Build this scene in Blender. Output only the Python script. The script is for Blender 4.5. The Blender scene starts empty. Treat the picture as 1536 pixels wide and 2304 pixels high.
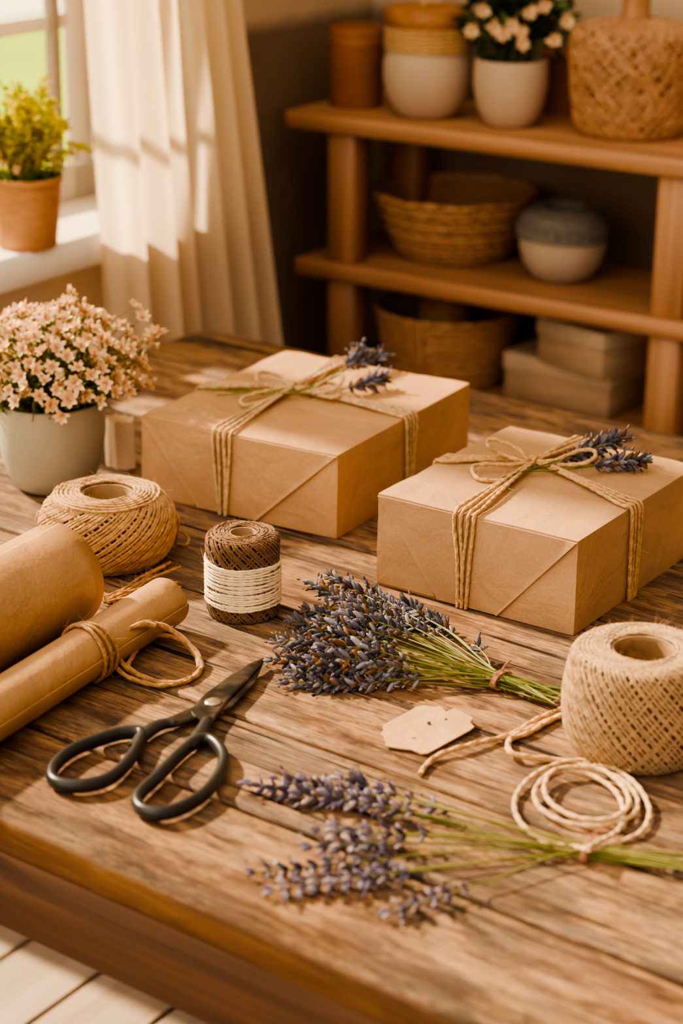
import bpy, math, random
from mathutils import Vector as V, Matrix, noise
from math import sin, cos, pi, radians as R
random.seed(7)
SC = .85; TZ = .76                     # metres per calibration unit; height of the table top
col = bpy.context.scene.collection

# ------------------------------------------------------------------ camera (solved from the photograph)
FP, PITCH, ROLL = 4677.4, R(20.699), R(.5795)
CAM = V((0, 0, TZ + SC))
_Rt = V((1, 0, 0)); _F = V((0, cos(PITCH), -sin(PITCH))); _U = V((0, sin(PITCH), cos(PITCH)))
CR = _Rt*cos(ROLL) + _U*sin(ROLL); CU = -_Rt*sin(ROLL) + _U*cos(ROLL)
def ray(px, py): return CR*((px-768)/FP) - CU*((py-1152)/FP) + _F
def at(px, py, z=0.):                  # where a sight line meets the level z above the table top
    d = ray(px, py); return CAM + d*((TZ + z - CAM.z)/d.z)
def hit(px, py, p, n):                 # where it meets a plane
    d = ray(px, py); return CAM + d*((p-CAM).dot(n)/d.dot(n))
def pxs(p): return (p-CAM).dot(_F)/FP  # metres per pixel there
def sinel(p): d = p-CAM; return -d.z/d.length
def proj(p):
    d = p-CAM; w = d.dot(_F); return 768+FP*d.dot(CR)/w, 1152-FP*d.dot(CU)/w

cd = bpy.data.cameras.new('camera'); cam = bpy.data.objects.new('camera', cd); col.objects.link(cam)
cam.matrix_world = Matrix((( CR.x, CU.x, -_F.x, CAM.x), (CR.y, CU.y, -_F.y, CAM.y), (CR.z, CU.z, -_F.z, CAM.z), (0, 0, 0, 1)))
cd.sensor_fit = 'VERTICAL'; cd.sensor_height = 24; cd.lens = FP/2304*24
cd.clip_start = .05; cd.clip_end = 200
cd.dof.use_dof = True; cd.dof.focus_distance = (at(1000, 1440)-CAM).dot(_F); cd.dof.aperture_fstop = 2.5
bpy.context.scene.camera = cam

# ------------------------------------------------------------------ materials
MATS = {}
class NT:
    def __init__(s, name):
        s.m = bpy.data.materials.new(name); s.m.use_nodes = True; s.t = s.m.node_tree; s.t.nodes.clear(); MATS[name] = s.m
        s.out = s.n('ShaderNodeOutputMaterial')
    def n(s, ty, **kw):
        x = s.t.nodes.new(ty)
        for k, v in kw.items():
            if k in x.inputs: s.set(x.inputs[k], v)
            else: setattr(x, k, v)
        return x
    def set(s, i, v):
        if hasattr(v, 'is_output'): s.t.links.new(v, i)
        elif hasattr(v, 'outputs'): s.t.links.new(v.outputs[0], i)
        else: i.default_value = v
    def coord(s, scale=(1, 1, 1), loc=(0, 0, 0), kind='Object', add=None):
        c = s.n('ShaderNodeTexCoord').outputs[kind]
        if add is not None:
            a = s.n('ShaderNodeVectorMath', operation='ADD'); s.set(a.inputs[0], c); s.set(a.inputs[1], add); c = a.outputs[0]
        m = s.n('ShaderNodeMapping'); s.set(m.inputs['Vector'], c); m.inputs['Scale'].default_value = scale; m.inputs['Location'].default_value = loc
        return m.outputs[0]
    def noise(s, vec, scale, detail=4, rough=.55, dist=0):
        x = s.n('ShaderNodeTexNoise'); s.set(x.inputs['Vector'], vec); x.inputs['Scale'].default_value = scale
        x.inputs['Detail'].default_value = detail; x.inputs['Roughness'].default_value = rough; x.inputs['Distortion'].default_value = dist
        return x.outputs['Fac']
    def ramp(s, fac, stops):
        x = s.n('ShaderNodeValToRGB'); s.set(x.inputs[0], fac); e = x.color_ramp.elements
        while len(e) < len(stops): e.new(.5)
        for el, (p, c) in zip(e, stops): el.position = p; el.color = (c, c, c, 1) if isinstance(c, (int, float)) else (*c, 1)
        return x.outputs[0]
    def mix(s, fac, a, b, mode='MIX'):
        x = s.n('ShaderNodeMix', data_type='RGBA', blend_type=mode)
        s.set(x.inputs[0], fac)
        for i, v in ((6, a), (7, b)): s.set(x.inputs[i], (*v, 1) if isinstance(v, tuple) else v)
        return x.outputs[2]
    def math(s, op, a, b=0.):
        x = s.n('ShaderNodeMath', operation=op); s.set(x.inputs[0], a); s.set(x.inputs[1], b); return x.outputs[0]
    def bump(s, h, strength=.3, dist=.002):
        x = s.n('ShaderNodeBump'); s.set(x.inputs['Height'], h); x.inputs['Strength'].default_value = strength; x.inputs['Distance'].default_value = dist
        return x.outputs[0]
    def bsdf(s, color, rough=.6, normal=None, **kw):
        p = s.n('ShaderNodeBsdfPrincipled'); s.set(p.inputs['Base Color'], (*color, 1) if isinstance(color, tuple) else color)
        s.set(p.inputs['Roughness'], rough)
        if normal is not None: s.set(p.inputs['Normal'], normal)
        for k, v in kw.items(): s.set(p.inputs[k], v)
        s.set(s.out.inputs[0], p); return p
    def island(s): return s.n('ShaderNodeNewGeometry').outputs['Random Per Island']

def mottled(name, c, var=.18, scale=30, rough=.7, bump=.15, bscale=120, stretch=(1, 1, 1), spec=.3, bdist=.001):
    t = NT(name); v = t.coord(stretch)
    f = t.ramp(t.noise(v, scale, 5), [(.3, 1-var), (.7, 1+var)])
    t.bsdf(t.mix(1., c, f, 'MULTIPLY'), rough, t.bump(t.noise(v, bscale, 4), bump, bdist), **{'Specular IOR Level': spec}); return t.m

def kraft(name, c, rough=.5, spec=.35):
    t = NT(name); v = t.coord()
    a = t.ramp(t.noise(v, 9, 4), [(.3, .88), (.7, 1.1)]); b = t.ramp(t.noise(v, 420, 3, .7), [(.35, .9), (.65, 1.07)])
    c1 = t.mix(1., t.mix(1., c, a, 'MULTIPLY'), b, 'MULTIPLY')
    fl = t.ramp(t.noise(v, 160, 2, .5), [(.72, 0.), (.78, .35)])
    c2 = t.mix(fl, c1, tuple(x*.45 for x in c))
    h = t.math('ADD', t.math('MULTIPLY', t.noise(v, 12, 4, .5, .7), 1.), t.math('MULTIPLY', t.noise(v, 300, 2), .035))
    t.bsdf(c2, rough, t.bump(h, .38, .016), **{'Specular IOR Level': spec}); return t.m

def woodmat(name, dark, mid, light, axis=0, g=1., rough=.55, bump=.3):
    t = NT(name); isl = t.island()
    sh = t.n('ShaderNodeCombineXYZ'); t.set(sh.inputs[0], t.math('MULTIPLY', isl, 7.)); t.set(sh.inputs[1], t.math('MULTIPLY', isl, 3.))
    st = [22*g]*3; st[axis] = 1.3*g; v = t.coord(tuple(st), add=sh.outputs[0])
    f = [150*g]*3; f[axis] = 4*g; vf = t.coord(tuple(f), add=sh.outputs[0])
    n1 = t.noise(v, 1., 5, .6, .8); n2 = t.noise(vf, 1., 3)
    c = t.ramp(n1, [(.25, dark), (.5, mid), (.78, light)])
    c = t.mix(1., c, t.ramp(n2, [(.3, .78), (.7, 1.12)]), 'MULTIPLY')
    c = t.mix(1., c, t.ramp(isl, [(0, .88), (1, 1.12)]), 'MULTIPLY')
    t.bsdf(c, rough, t.bump(t.math('ADD', n1, t.math('MULTIPLY', n2, .4)), bump, .0015)); return t.m

def tablemat():
    t = NT('weathered_table_wood'); isl = t.island()
    sh = t.n('ShaderNodeCombineXYZ'); t.set(sh.inputs[0], t.math('MULTIPLY', isl, 9.)); t.set(sh.inputs[1], t.math('MULTIPLY', isl, 2.7)); o = sh.outputs[0]
    grain = t.noise(t.coord((5.5, 62, 62), add=o), 1., 7, .68, .9)
    fibre = t.noise(t.coord((22, 520, 520), add=o), 1., 3, .65, .3)
    fine = t.noise(t.coord((70, 220, 220), add=o), 1., 4, .7)
    patch = t.noise(t.coord((7, 17, 17), add=o), 1., 7, .68, .5)
    big = t.noise(t.coord((2.2, 4.5, 4.5), add=o), 1., 4, .55, .3)
    c = t.ramp(grain, [(.28, (.10, .05, .024)), (.42, (.26, .14, .072)), (.56, (.42, .25, .135)), (.74, (.58, .38, .225))])
    gray = t.ramp(grain, [(.28, (.115, .078, .056)), (.5, (.29, .21, .155)), (.74, (.52, .405, .31))])
    c = t.mix(t.ramp(big, [(.40, .1), (.53, .95)]), c, gray)
    flk = t.noise(t.coord((26, 85, 85), (1, 2, 0), add=o), 1., 6, .75, .5)
    worn = t.ramp(t.math('ADD', t.math('MULTIPLY', patch, .65), t.math('MULTIPLY', flk, .35)), [(.485, 0.), (.53, .8)])
    c = t.mix(worn, c, t.ramp(grain, [(.3, (.44, .26, .14)), (.7, (.72, .50, .30))]))
    stain = t.ramp(t.noise(t.coord((5, 21, 21), (4, 1, 0), add=o), 1., 9, .78, .7), [(.52, 0.), (.64, .85)])
    c = t.mix(stain, c, (.075, .042, .026))
    c = t.mix(t.ramp(flk, [(.33, .8), (.42, 0.)]), c, (.10, .058, .036))
    c = t.mix(1., c, t.ramp(fibre, [(.32, .48), (.6, 1.18)]), 'MULTIPLY'); c = t.mix(1., c, t.ramp(fine, [(.3, .8), (.65, 1.1)]), 'MULTIPLY')
    crack = t.ramp(t.noise(t.coord((2.4, 95, 95), (2, 5, 0), add=o), 1., 3, .5, .4), [(.33, 1.), (.37, 0.)])
    c = t.mix(crack, c, (.03, .015, .008))
    c = t.mix(1., c, t.ramp(isl, [(0, .88), (1, 1.1)]), 'MULTIPLY')
    # bare edge grain below the worn arris
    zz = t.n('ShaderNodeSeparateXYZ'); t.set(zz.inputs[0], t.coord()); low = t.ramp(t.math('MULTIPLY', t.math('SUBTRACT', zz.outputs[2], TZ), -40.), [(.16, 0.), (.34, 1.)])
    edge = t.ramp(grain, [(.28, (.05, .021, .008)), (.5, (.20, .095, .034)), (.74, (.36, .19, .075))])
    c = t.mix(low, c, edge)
    c = t.mix(1., c, (.57, .515, .475), 'MULTIPLY')
    h = t.math('ADD', t.math('ADD', grain, t.math('MULTIPLY', fibre, .6)), t.math('MULTIPLY', crack, -1.2))
    t.bsdf(c, t.ramp(patch, [(.4, .66), (.6, .5)]), t.bump(h, .6, .0022), **{'Specular IOR Level': .3}); return t.m

def twinemat(name, c, var=.25, dark=.35):
    t = NT(name); v = t.coord()
    f = t.ramp(t.noise(v, 240, 3, .7), [(.28, 1-var*1.6), (.72, 1+var)])
    g = t.ramp(t.noise(v, 18, 3), [(.3, .9), (.7, 1.1)])
    cc = t.mix(1., t.mix(1., c, f, 'MULTIPLY'), g, 'MULTIPLY')
    t.bsdf(cc, .85, t.bump(t.noise(v, 900, 2), .5, .0006), **{'Specular IOR Level': .15, 'Sheen Weight': .25}); return t.m

def islandmat(name, stops, rough=.65, trans=0., spec=.25):
    t = NT(name); c = t.ramp(t.island(), stops)
    p = t.bsdf(c, rough, **{'Specular IOR Level': spec})
    if trans:
        tr = t.n('ShaderNodeBsdfTranslucent'); t.set(tr.inputs[0], c)
        m = t.n('ShaderNodeMixShader'); m.inputs[0].default_value = trans; t.set(m.inputs[1], p); t.set(m.inputs[2], tr); t.set(t.out.inputs[0], m)
    return t.m

def wickermat(name, dark, light, scale=60, angle=0.6):
    t = NT(name); v = t.coord()
    w = t.n('ShaderNodeTexWave', bands_direction='Z'); t.set(w.inputs['Vector'], v); w.inputs['Scale'].default_value = scale/6
    w.inputs['Distortion'].default_value = 5; w.inputs['Detail'].default_value = 2; w.inputs['Detail Scale'].default_value = 3.
    n = t.noise(v, 40, 4)
    f = t.math('ADD', t.math('MULTIPLY', w.outputs['Fac'], .6), t.math('MULTIPLY', n, .5))
    t.bsdf(t.ramp(f, [(.2, dark), (.75, light)]), .7, t.bump(f, .6, .004)); return t.m

M_table = tablemat()
M_apron = woodmat('dark_apron_wood', (.022, .009, .0045), (.062, .026, .011), (.125, .057, .025), 0, 1.1, .9, .6)
M_shelf = woodmat('honey_shelf_wood', (.23, .112, .055), (.41, .215, .115), (.54, .31, .175), 0, .8, .5, .15)
M_shelfz = woodmat('honey_post_wood', (.23, .112, .055), (.41, .215, .115), (.54, .31, .175), 2, .8, .5, .15)
M_kraft1 = kraft('warm_kraft_paper', (.465, .278, .148)); M_kraft2 = kraft('kraft_paper', (.425, .262, .146))
M_roll = kraft('kraft_roll_paper', (.42, .25, .125), .42)
M_twine = twinemat('jute_twine', (.52, .315, .145)); M_twinec = twinemat('pale_jute_twine', (.56, .375, .205))
M_ball = twinemat('jute_ball_twine', (.46, .27, .125)); M_ballr = twinemat('tan_jute_twine', (.41, .26, .135))
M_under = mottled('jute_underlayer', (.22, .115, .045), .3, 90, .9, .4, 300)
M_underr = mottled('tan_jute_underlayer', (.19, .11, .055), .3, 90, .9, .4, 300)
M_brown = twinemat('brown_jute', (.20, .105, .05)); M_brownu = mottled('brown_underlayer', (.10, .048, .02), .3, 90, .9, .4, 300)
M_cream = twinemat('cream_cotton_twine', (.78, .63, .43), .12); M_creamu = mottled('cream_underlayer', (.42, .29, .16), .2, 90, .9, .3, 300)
M_core = mottled('cardboard_core', (.33, .22, .13), .15, 60, .8)
M_black = mottled('matte_black_handle', (.022, .022, .023), .15, 60, .38, .1, 300, spec=.5)
def steelmat():
    t = NT('brushed_blade_steel'); v = t.coord((20, 400, 400)); n = t.noise(v, 1., 3)
    b = t.noise(t.coord(), 26, 3)
    c = t.mix(t.ramp(b, [(.45, 0.), (.6, 1.)]), (.05, .044, .04), (.16, .14, .125))
    t.bsdf(c, t.ramp(n, [(.3, .26), (.7, .42)]), **{'Metallic': .85}); return t.m
M_steel = steelmat(); M_screw = mottled('pivot_steel', (.45, .36, .28), .1, 80, .3, spec=.6)
M_screw.node_tree.nodes['Principled BSDF'].inputs['Metallic'].default_value = .8
M_stem = islandmat('green_lavender_stem', [(0, (.085, .105, .022)), (.5, (.155, .17, .04)), (1, (.27, .24, .08))], .55)
M_lav = islandmat('dried_lavender_florets', [(0, (.035, .033, .043)), (.35, (.085, .083, .112)), (.58, (.155, .15, .20)), (.76, (.30, .29, .34)), (.82, (.17, .085, .036)), (1, (.10, .055, .03))], .7)
M_lavb = islandmat('violet_lavender_florets', [(0, (.05, .042, .065)), (.4, (.115, .098, .15)), (.66, (.20, .175, .25)), (.78, (.36, .30, .34)), (1, (.16, .085, .05))], .7)
M_tag = kraft('tag_card', (.42, .265, .145), .6)
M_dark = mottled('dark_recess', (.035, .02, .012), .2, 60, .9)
M_potgrey = mottled('sage_grey_glaze', (.36, .335, .265), .07, 12, .38, .05, 200, spec=.45)
M_soil = mottled('dark_soil', (.035, .024, .014), .4, 80, .95, .8, 200)
M_leaf = islandmat('small_green_leaves', [(0, (.05, .085, .014)), (.5, (.11, .17, .03)), (1, (.24, .29, .07))], .5, .3)
M_petal = islandmat('cream_petals', [(0, (.70, .42, .22)), (.5, (.80, .56, .34)), (1, (.86, .68, .47))], .6, .25)
M_budm = islandmat('pale_buds', [(0, (.74, .52, .33)), (.6, (.86, .72, .52)), (1, (.55, .50, .22))], .6, .15)
M_bag = mottled('cream_cloth', (.86, .70, .52), .08, 30, .8, .3, 400)
M_terr = mottled('woven_tan_pot', (.50, .26, .12), .15, 40, .7, .3, 90, (1, 1, 3))
M_yel = islandmat('yellow_green_leaves', [(0, (.26, .27, .02)), (.5, (.58, .52, .03)), (1, (.88, .72, .05))], .5, .45)
M_white = mottled('white_paint', (.80, .76, .70), .03, 20, .45, .03); M_mull = mottled('grey_painted_mullion', (.36, .31, .27), .05, 20, .5)
M_fill = islandmat('dark_shelf_leaves', [(0, (.02, .04, .011)), (.6, (.06, .095, .028)), (1, (.13, .165, .055))], .5, .2)
M_creamcer = mottled('cream_ceramic', (.47, .36, .265), .06, 14, .5, .08, 90)
M_clay = mottled('brown_clay', (.30, .125, .045), .12, 20, .55, .1, 80); M_lid = woodmat('lid_wood', (.25, .10, .03), (.38, .17, .06), (.48, .25, .1), 0, 2.)
M_band = mottled('jute_band', (.52, .32, .16), .15, 60, .8, .4, 200, (1, 1, 6))
M_greytop = mottled('grey_yarn', (.17, .155, .135), .2, 40, .85, .5, 200, (1, 1, 5)); M_stone = mottled('stone_ceramic', (.42, .34, .265), .06, 16, .5, .1)
M_wick = wickermat('golden_wicker', (.22, .11, .05), (.50, .28, .14), 200); M_wickd = wickermat('brown_wicker', (.24, .12, .055), (.48, .27, .14), 260)
M_wickj = wickermat('pale_wicker_under', (.14, .065, .025), (.35, .19, .08), 160); M_cane = woodmat('cane_strand', (.25, .125, .06), (.40, .215, .11), (.53, .31, .17), 2, 1.5)
M_book = mottled('linen_box_board', (.47, .36, .26), .1, 30, .75, .15, 300)
M_page = mottled('box_side_slats', (.36, .25, .165), .2, 14, .8, .3, 60, (1, 1, 10))

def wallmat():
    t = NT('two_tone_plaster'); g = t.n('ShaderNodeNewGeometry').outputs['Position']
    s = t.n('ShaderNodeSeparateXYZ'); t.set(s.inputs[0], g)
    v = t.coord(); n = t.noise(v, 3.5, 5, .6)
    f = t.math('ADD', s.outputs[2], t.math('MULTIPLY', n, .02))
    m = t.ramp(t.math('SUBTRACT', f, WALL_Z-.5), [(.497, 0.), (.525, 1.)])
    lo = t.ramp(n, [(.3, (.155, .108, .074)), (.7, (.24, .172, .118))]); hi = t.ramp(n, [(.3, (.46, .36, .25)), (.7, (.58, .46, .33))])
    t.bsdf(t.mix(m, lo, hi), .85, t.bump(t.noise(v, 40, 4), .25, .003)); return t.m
def curtainmat():
    t = NT('sheer_cream_linen'); v = t.coord((1, 1, 1)); n = t.ramp(t.noise(v, 500, 2), [(.3, .93), (.7, 1.04)])
    c = t.mix(1., (.86, .74, .58), n, 'MULTIPLY')
    d = t.n('ShaderNodeBsdfDiffuse'); t.set(d.inputs[0], c); tr = t.n('ShaderNodeBsdfTranslucent'); t.set(tr.inputs[0], c)
    m = t.n('ShaderNodeMixShader'); m.inputs[0].default_value = .6; t.set(m.inputs[1], d); t.set(m.inputs[2], tr); t.set(t.out.inputs[0], m); return t.m
def glassmat():
    t = NT('window_glass'); a = t.n('ShaderNodeBsdfTransparent'); a.inputs[0].default_value = (.97, .98, .96, 1)
    g = t.n('ShaderNodeBsdfGlossy'); g.inputs['Roughness'].default_value = .02
    m = t.n('ShaderNodeMixShader'); m.inputs[0].default_value = .05; t.set(m.inputs[1], a); t.set(m.inputs[2], g); t.set(t.out.inputs[0], m); return t.m
def lawnmat():
    t = NT('sunny_lawn'); v = t.coord(); n = t.noise(v, .55, 4); k = t.noise(v, 40, 2)
    c = t.ramp(n, [(.3, (.20, .36, .012)), (.55, (.34, .50, .025)), (.72, (.50, .60, .06))])
    t.bsdf(t.mix(1., c, t.ramp(k, [(.3, .85), (.7, 1.1)]), 'MULTIPLY'), .9); return t.m
def floormat():
    t = NT('pale_floor_boards'); isl = t.island()
    sh = t.n('ShaderNodeCombineXYZ'); t.set(sh.inputs[0], t.math('MULTIPLY', isl, 9.)); o = sh.outputs[0]
    n1 = t.noise(t.coord((20, 1.4, 1), add=o), 1., 5, .6, .6); n2 = t.noise(t.coord((160, 5, 1), add=o), 1., 3)
    c = t.ramp(n1, [(.25, (.29, .215, .165)), (.55, (.39, .30, .235)), (.8, (.47, .37, .30))])
    c = t.mix(1., c, t.ramp(n2, [(.3, .9), (.7, 1.06)]), 'MULTIPLY'); c = t.mix(1., c, t.ramp(isl, [(0, .9), (1, 1.08)]), 'MULTIPLY')
    t.bsdf(c, .5, t.bump(n1, .15, .001)); return t.m

# ------------------------------------------------------------------ mesh helpers
WM = {}; CLAMP = None
def empty(name, loc, rz=0.):
    o = bpy.data.objects.new(name, None); col.objects.link(o); o.empty_display_size = .02
    o.location = loc; o.rotation_euler.z = rz; WM[o.name] = Matrix.Translation(loc) @ Matrix.Rotation(rz, 4, 'Z'); return o
def tag(o, label=None, cat=None, group=None, kind=None):
    for k, v in (('label', label), ('category', cat), ('group', group), ('kind', kind)):
        if v: o[k] = v
    return o
def thing(name, label, cat, loc, rz=0., group=None): return tag(empty(name, V(loc), rz), label, cat, group)
class MB:
    def __init__(s): s.v = []; s.f = []
    def add(s, vs, fs):
        b = len(s.v); s.v += [V(x) for x in vs]; s.f += [tuple(b+i for i in f) for f in fs]; return s
    def tube(s, pts, r, n=8, lobes=0, amp=.22, tw=0., closed=False, flat=1., up=None, caps=True):
        pts = [V(p) for p in pts]; N = len(pts)
        rs = r if isinstance(r, (list, tuple)) else [r]*N
        vs = []; acc = 0.; nrm = None
        for i, p in enumerate(pts):
            a = pts[(i-1) % N] if (i or closed) else p; b = pts[(i+1) % N] if (i < N-1 or closed) else p
            t = b-a; t = t.normalized() if t.length > 1e-9 else V((1, 0, 0))
            if up is not None: nrm = V(up) - t*t.dot(V(up))
            elif nrm is None: nrm = t.orthogonal()
            else: nrm = nrm - t*nrm.dot(t)
            if nrm.length < 1e-9: nrm = t.orthogonal()
            nrm.normalize(); bn = t.cross(nrm)
            if i: acc += (p-pts[i-1]).length
            for k in range(n):
                ph = 2*pi*k/n; rr = rs[i]*(1+amp*cos(lobes*(ph) - acc*tw)) if lobes else rs[i]
                vs.append(p + nrm*(cos(ph)*rr*flat) + bn*(sin(ph)*rr))
        fs = []
        for i in range(N if closed else N-1):
            j = (i+1) % N
            for k in range(n): k2 = (k+1) % n; fs.append((i*n+k, i*n+k2, j*n+k2, j*n+k))
        if caps and not closed: fs.append(tuple(range(n-1, -1, -1))); fs.append(tuple((N-1)*n+k for k in range(n)))
        return s.add(vs, fs)
    def lathe(s, prof, seg=40, o=(0, 0, 0), close=False, wob=0., lean=0.):
        o = V(o); vs = []; fs = []; n = len(prof)
        for j in range(seg):
            a = 2*pi*j/seg
            for r, z in prof: rr = r*(1+wob*noise.noise((cos(a)*1.5, sin(a)*1.5, z*20))); vs.append(o + V((rr*cos(a), rr*sin(a), z)))
        for j in range(seg):
            k = (j+1) % seg
            for i in range(n if close else n-1):
                i2 = (i+1) % n; fs.append((j*n+i, k*n+i, k*n+i2, j*n+i2))
        if not close:
            if prof[0][0] > 1e-5: fs.append(tuple(j*n for j in range(seg-1, -1, -1)))
            if prof[-1][0] > 1e-5: fs.append(tuple(j*n+n-1 for j in range(seg)))
        return s.add(vs, fs)
    def box(s, lo, hi, m=None, bev=0.):
        # box with chamfered edges
        x0, y0, z0 = lo; x1, y1, z1 = hi; b = bev
        T = m or Matrix.Identity(4)
        if b <= 0:
            vs = [(x, y, z) for z in (z0, z1) for x, y in ((x0, y0), (x1, y0), (x1, y1), (x0, y1))]
            fs = [(3, 2, 1, 0), (4, 5, 6, 7), (0, 1, 5, 4), (1, 2, 6, 5), (2, 3, 7, 6), (3, 0, 4, 7)]
        else:
            def rg(d, z): return [(x0+b+d*-b, y0+d0, z) for d0 in ()]
            vs = []; ring = lambda i, z: [(x0+i, y0+b, z), (x0+b, y0+i, z), (x1-b, y0+i, z), (x1-i, y0+b, z), (x1-i, y1-b, z), (x1-b, y1-i, z), (x0+b, y1-i, z), (x0+i, y1-b, z)]
            vs += ring(b*.9, z0) + ring(0, z0+b) + ring(0, z1-b) + ring(b*.9, z1)
            fs = [tuple(range(7, -1, -1)), tuple(range(24, 32))]
            for q in range(3): fs += [(q*8+k, q*8+(k+1) % 8, q*8+8+(k+1) % 8, q*8+8+k) for k in range(8)]
        return s.add([T @ V(v) for v in vs], fs)
    def prism(s, pts, z0, z1, m=None):
        T = m or Matrix.Identity(4); n = len(pts)
        vs = [T @ V((p[0], p[1], z0)) for p in pts] + [T @ V((p[0], p[1], z1)) for p in pts]
        return s.add(vs, [tuple(range(n-1, -1, -1)), tuple(range(n, 2*n))] + [(i, (i+1) % n, n+(i+1) % n, n+i) for i in range(n)])
    def ball(s, c, r, seg=8, rings=5, sq=(1, 1, 1)):
        c = V(c); prof = []
        vs = [c+V((0, 0, -r*sq[2]))]
        for i in range(1, rings):
            a = -pi/2+pi*i/rings
            vs += [c+V((r*cos(a)*cos(2*pi*k/seg)*sq[0], r*cos(a)*sin(2*pi*k/seg)*sq[1], r*sin(a)*sq[2])) for k in range(seg)]
        vs.append(c+V((0, 0, r*sq[2]))); fs = []
        for k in range(seg):
            k2 = (k+1) % seg; fs.append((0, 1+k2, 1+k)); L = 1+(rings-2)*seg; fs.append((len(vs)-1, L+k, L+k2))
            for i in range(rings-2): b = 1+i*seg; fs.append((b+k, b+k2, b+seg+k2, b+seg+k))
        return s.add(vs, fs)
    def drop(s, base, d, L, r, n=6):        # a pointed teardrop along d (a lavender floret)
        d = d.normalized(); a = d.orthogonal().normalized(); b = d.cross(a); vs = []; rr = ((0, .35), (.3, 1.), (.62, .85), (.85, .62))
        for t, q in rr: vs += [base + d*(t*L) + (a*cos(2*pi*k/n)+b*sin(2*pi*k/n))*(r*q) for k in range(n)]
        vs.append(base+d*L); fs = [tuple(range(n-1, -1, -1))]
        for i in range(3): fs += [(i*n+k, i*n+(k+1) % n, i*n+n+(k+1) % n, i*n+n+k) for k in range(n)]
        fs += [(3*n+k, 3*n+(k+1) % n, 4*n) for k in range(n)]
        return s.add(vs, fs)
    def leaf(s, base, d, L, w, bend=.2, up=None):
        d = d.normalized(); u = V(up) if up is not None else V((random.gauss(0, 1), random.gauss(0, 1), random.gauss(0, 1)))
        u = (u-d*u.dot(d)); u = u.normalized() if u.length > 1e-6 else d.orthogonal().normalized(); sd = d.cross(u)
        P = lambda t, k: base + d*(L*t) + sd*(w*k) + u*(bend*L*(t*t) - abs(k)*w*-.25)
        return s.add([P(0, 0), P(.35, .5), P(.75, .4), P(1, 0), P(.75, -.4), P(.35, -.5), P(.4, 0), P(.75, 0)],
                     [(0, 1, 6), (1, 2, 7, 6), (2, 3, 7), (0, 6, 5), (6, 7, 4, 5), (7, 3, 4)])
    def build(s, name, mat, parent=None, origin=None, rz=0., smooth=True, bevel=0., sub=0):
        me = bpy.data.meshes.new(name); o = bpy.data.objects.new(name, me); col.objects.link(o)
        if parent is not None: o.parent = parent; W = WM[parent.name]; WM[o.name] = W
        else:
            org = V(origin) if origin is not None else V((0, 0, 0))
            W = Matrix.Translation(org) @ Matrix.Rotation(rz, 4, 'Z'); o.location = org; o.rotation_euler.z = rz; WM[o.name] = W
        I = W.inverted()
        if CLAMP is not None:
            for v in s.v: v.z = max(v.z, CLAMP)
        me.from_pydata([I @ v for v in s.v], [], s.f); me.update()
        if smooth:
            me.polygons.foreach_set('use_smooth', [True]*len(me.polygons))
            try: me.set_sharp_from_angle(angle=R(48))
            except Exception: pass
        me.materials.append(mat)
        if bevel: b = o.modifiers.new('bevel', 'BEVEL'); b.width = bevel; b.segments = 3; b.limit_method = 'ANGLE'
        if sub: q = o.modifiers.new('sub', 'SUBSURF'); q.levels = sub; q.render_levels = sub
        return o
def spline(pts, n=12, closed=False):       # Catmull-Rom through the points
    P = [V(p) for p in pts]; N = len(P); out = []
    for i in range(N if closed else N-1):
        g = (lambda k: P[k % N]) if closed else (lambda k: P[max(0, min(N-1, k))])
        a, b, c, d = g(i-1), g(i), g(i+1), g(i+2)
        for j in range(n):
            t = j/n; out.append(.5*((2*b) + (c-a)*t + (2*a-5*b+4*c-d)*t*t + (3*b-3*c+d-a)*t**3))
    if not closed: out.append(P[-1].copy())
    return out
def resample(pts, step):
    out = [pts[0]]; need = step
    for a, b in zip(pts, pts[1:]):
        L = (b-a).length; t = need
        while t <= L and L > 0: out.append(a.lerp(b, t/L)); t += step
        need = t-L
    out.append(pts[-1]); return out
def twine(mb, pts, r, fuzz=0., closed=False):
    p = resample(list(pts), r*.85); mb.tube(p, r, 8, 2, .12, .9/r, closed=closed)
    if fuzz:
        for i in range(int(len(p)*fuzz)): hair(mb, random.choice(p), r)
def hair(mb, p, r, L=None, d=None):
    L = L or r*random.uniform(2, 6.5); d = d or V((random.gauss(0, 1), random.gauss(0, 1), random.gauss(.2, .8))).normalized()
    q = V((random.gauss(0, 1), random.gauss(0, 1), random.gauss(0, 1)))*.35
    mb.tube([p+d*(r*.7), p+d*(r+L*.5)+q*L*.3, p+d*(r+L)+q*L], [r*.09, r*.08, r*.03], 3, caps=False)

# ------------------------------------------------------------------ frames of the room
TA = -.6498; P0 = V((-.2375*SC, 3.5598*SC, TZ)); TD = 1.462*SC
e1 = V((cos(TA), sin(TA), 0)); e2 = V((sin(TA), -cos(TA), 0))
SA = -.5845; eB = V((cos(SA), sin(SA), 0)); eL = V((sin(SA), -cos(SA), 0))       # along the back wall; along the left wall towards the viewer
K = 1.25
SH0 = CAM + V((.1761, 3.0825, 0))*(K*SC)                                          # left front of the shelf
ZS1 = TZ + SC*(1+K*(.4381-1)); ZS2 = TZ + SC*(1+K*(.2053-1))
SDEP = .27
CN = hit(838, 20, SH0 - eL*(SDEP+.05), eL); CN.z = 0                             # room corner
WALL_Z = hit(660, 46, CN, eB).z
def hitL(px, py, off=0.): return hit(px, py, CN + eB*off, eB)
def tL(p): return (p-CN).dot(eL)
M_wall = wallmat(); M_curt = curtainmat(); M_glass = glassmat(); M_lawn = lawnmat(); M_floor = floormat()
TT = Matrix.Translation(P0) @ Matrix.Rotation(TA, 4, 'Z')      # table frame: x along, y to the back (front edge at -TD)
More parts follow.
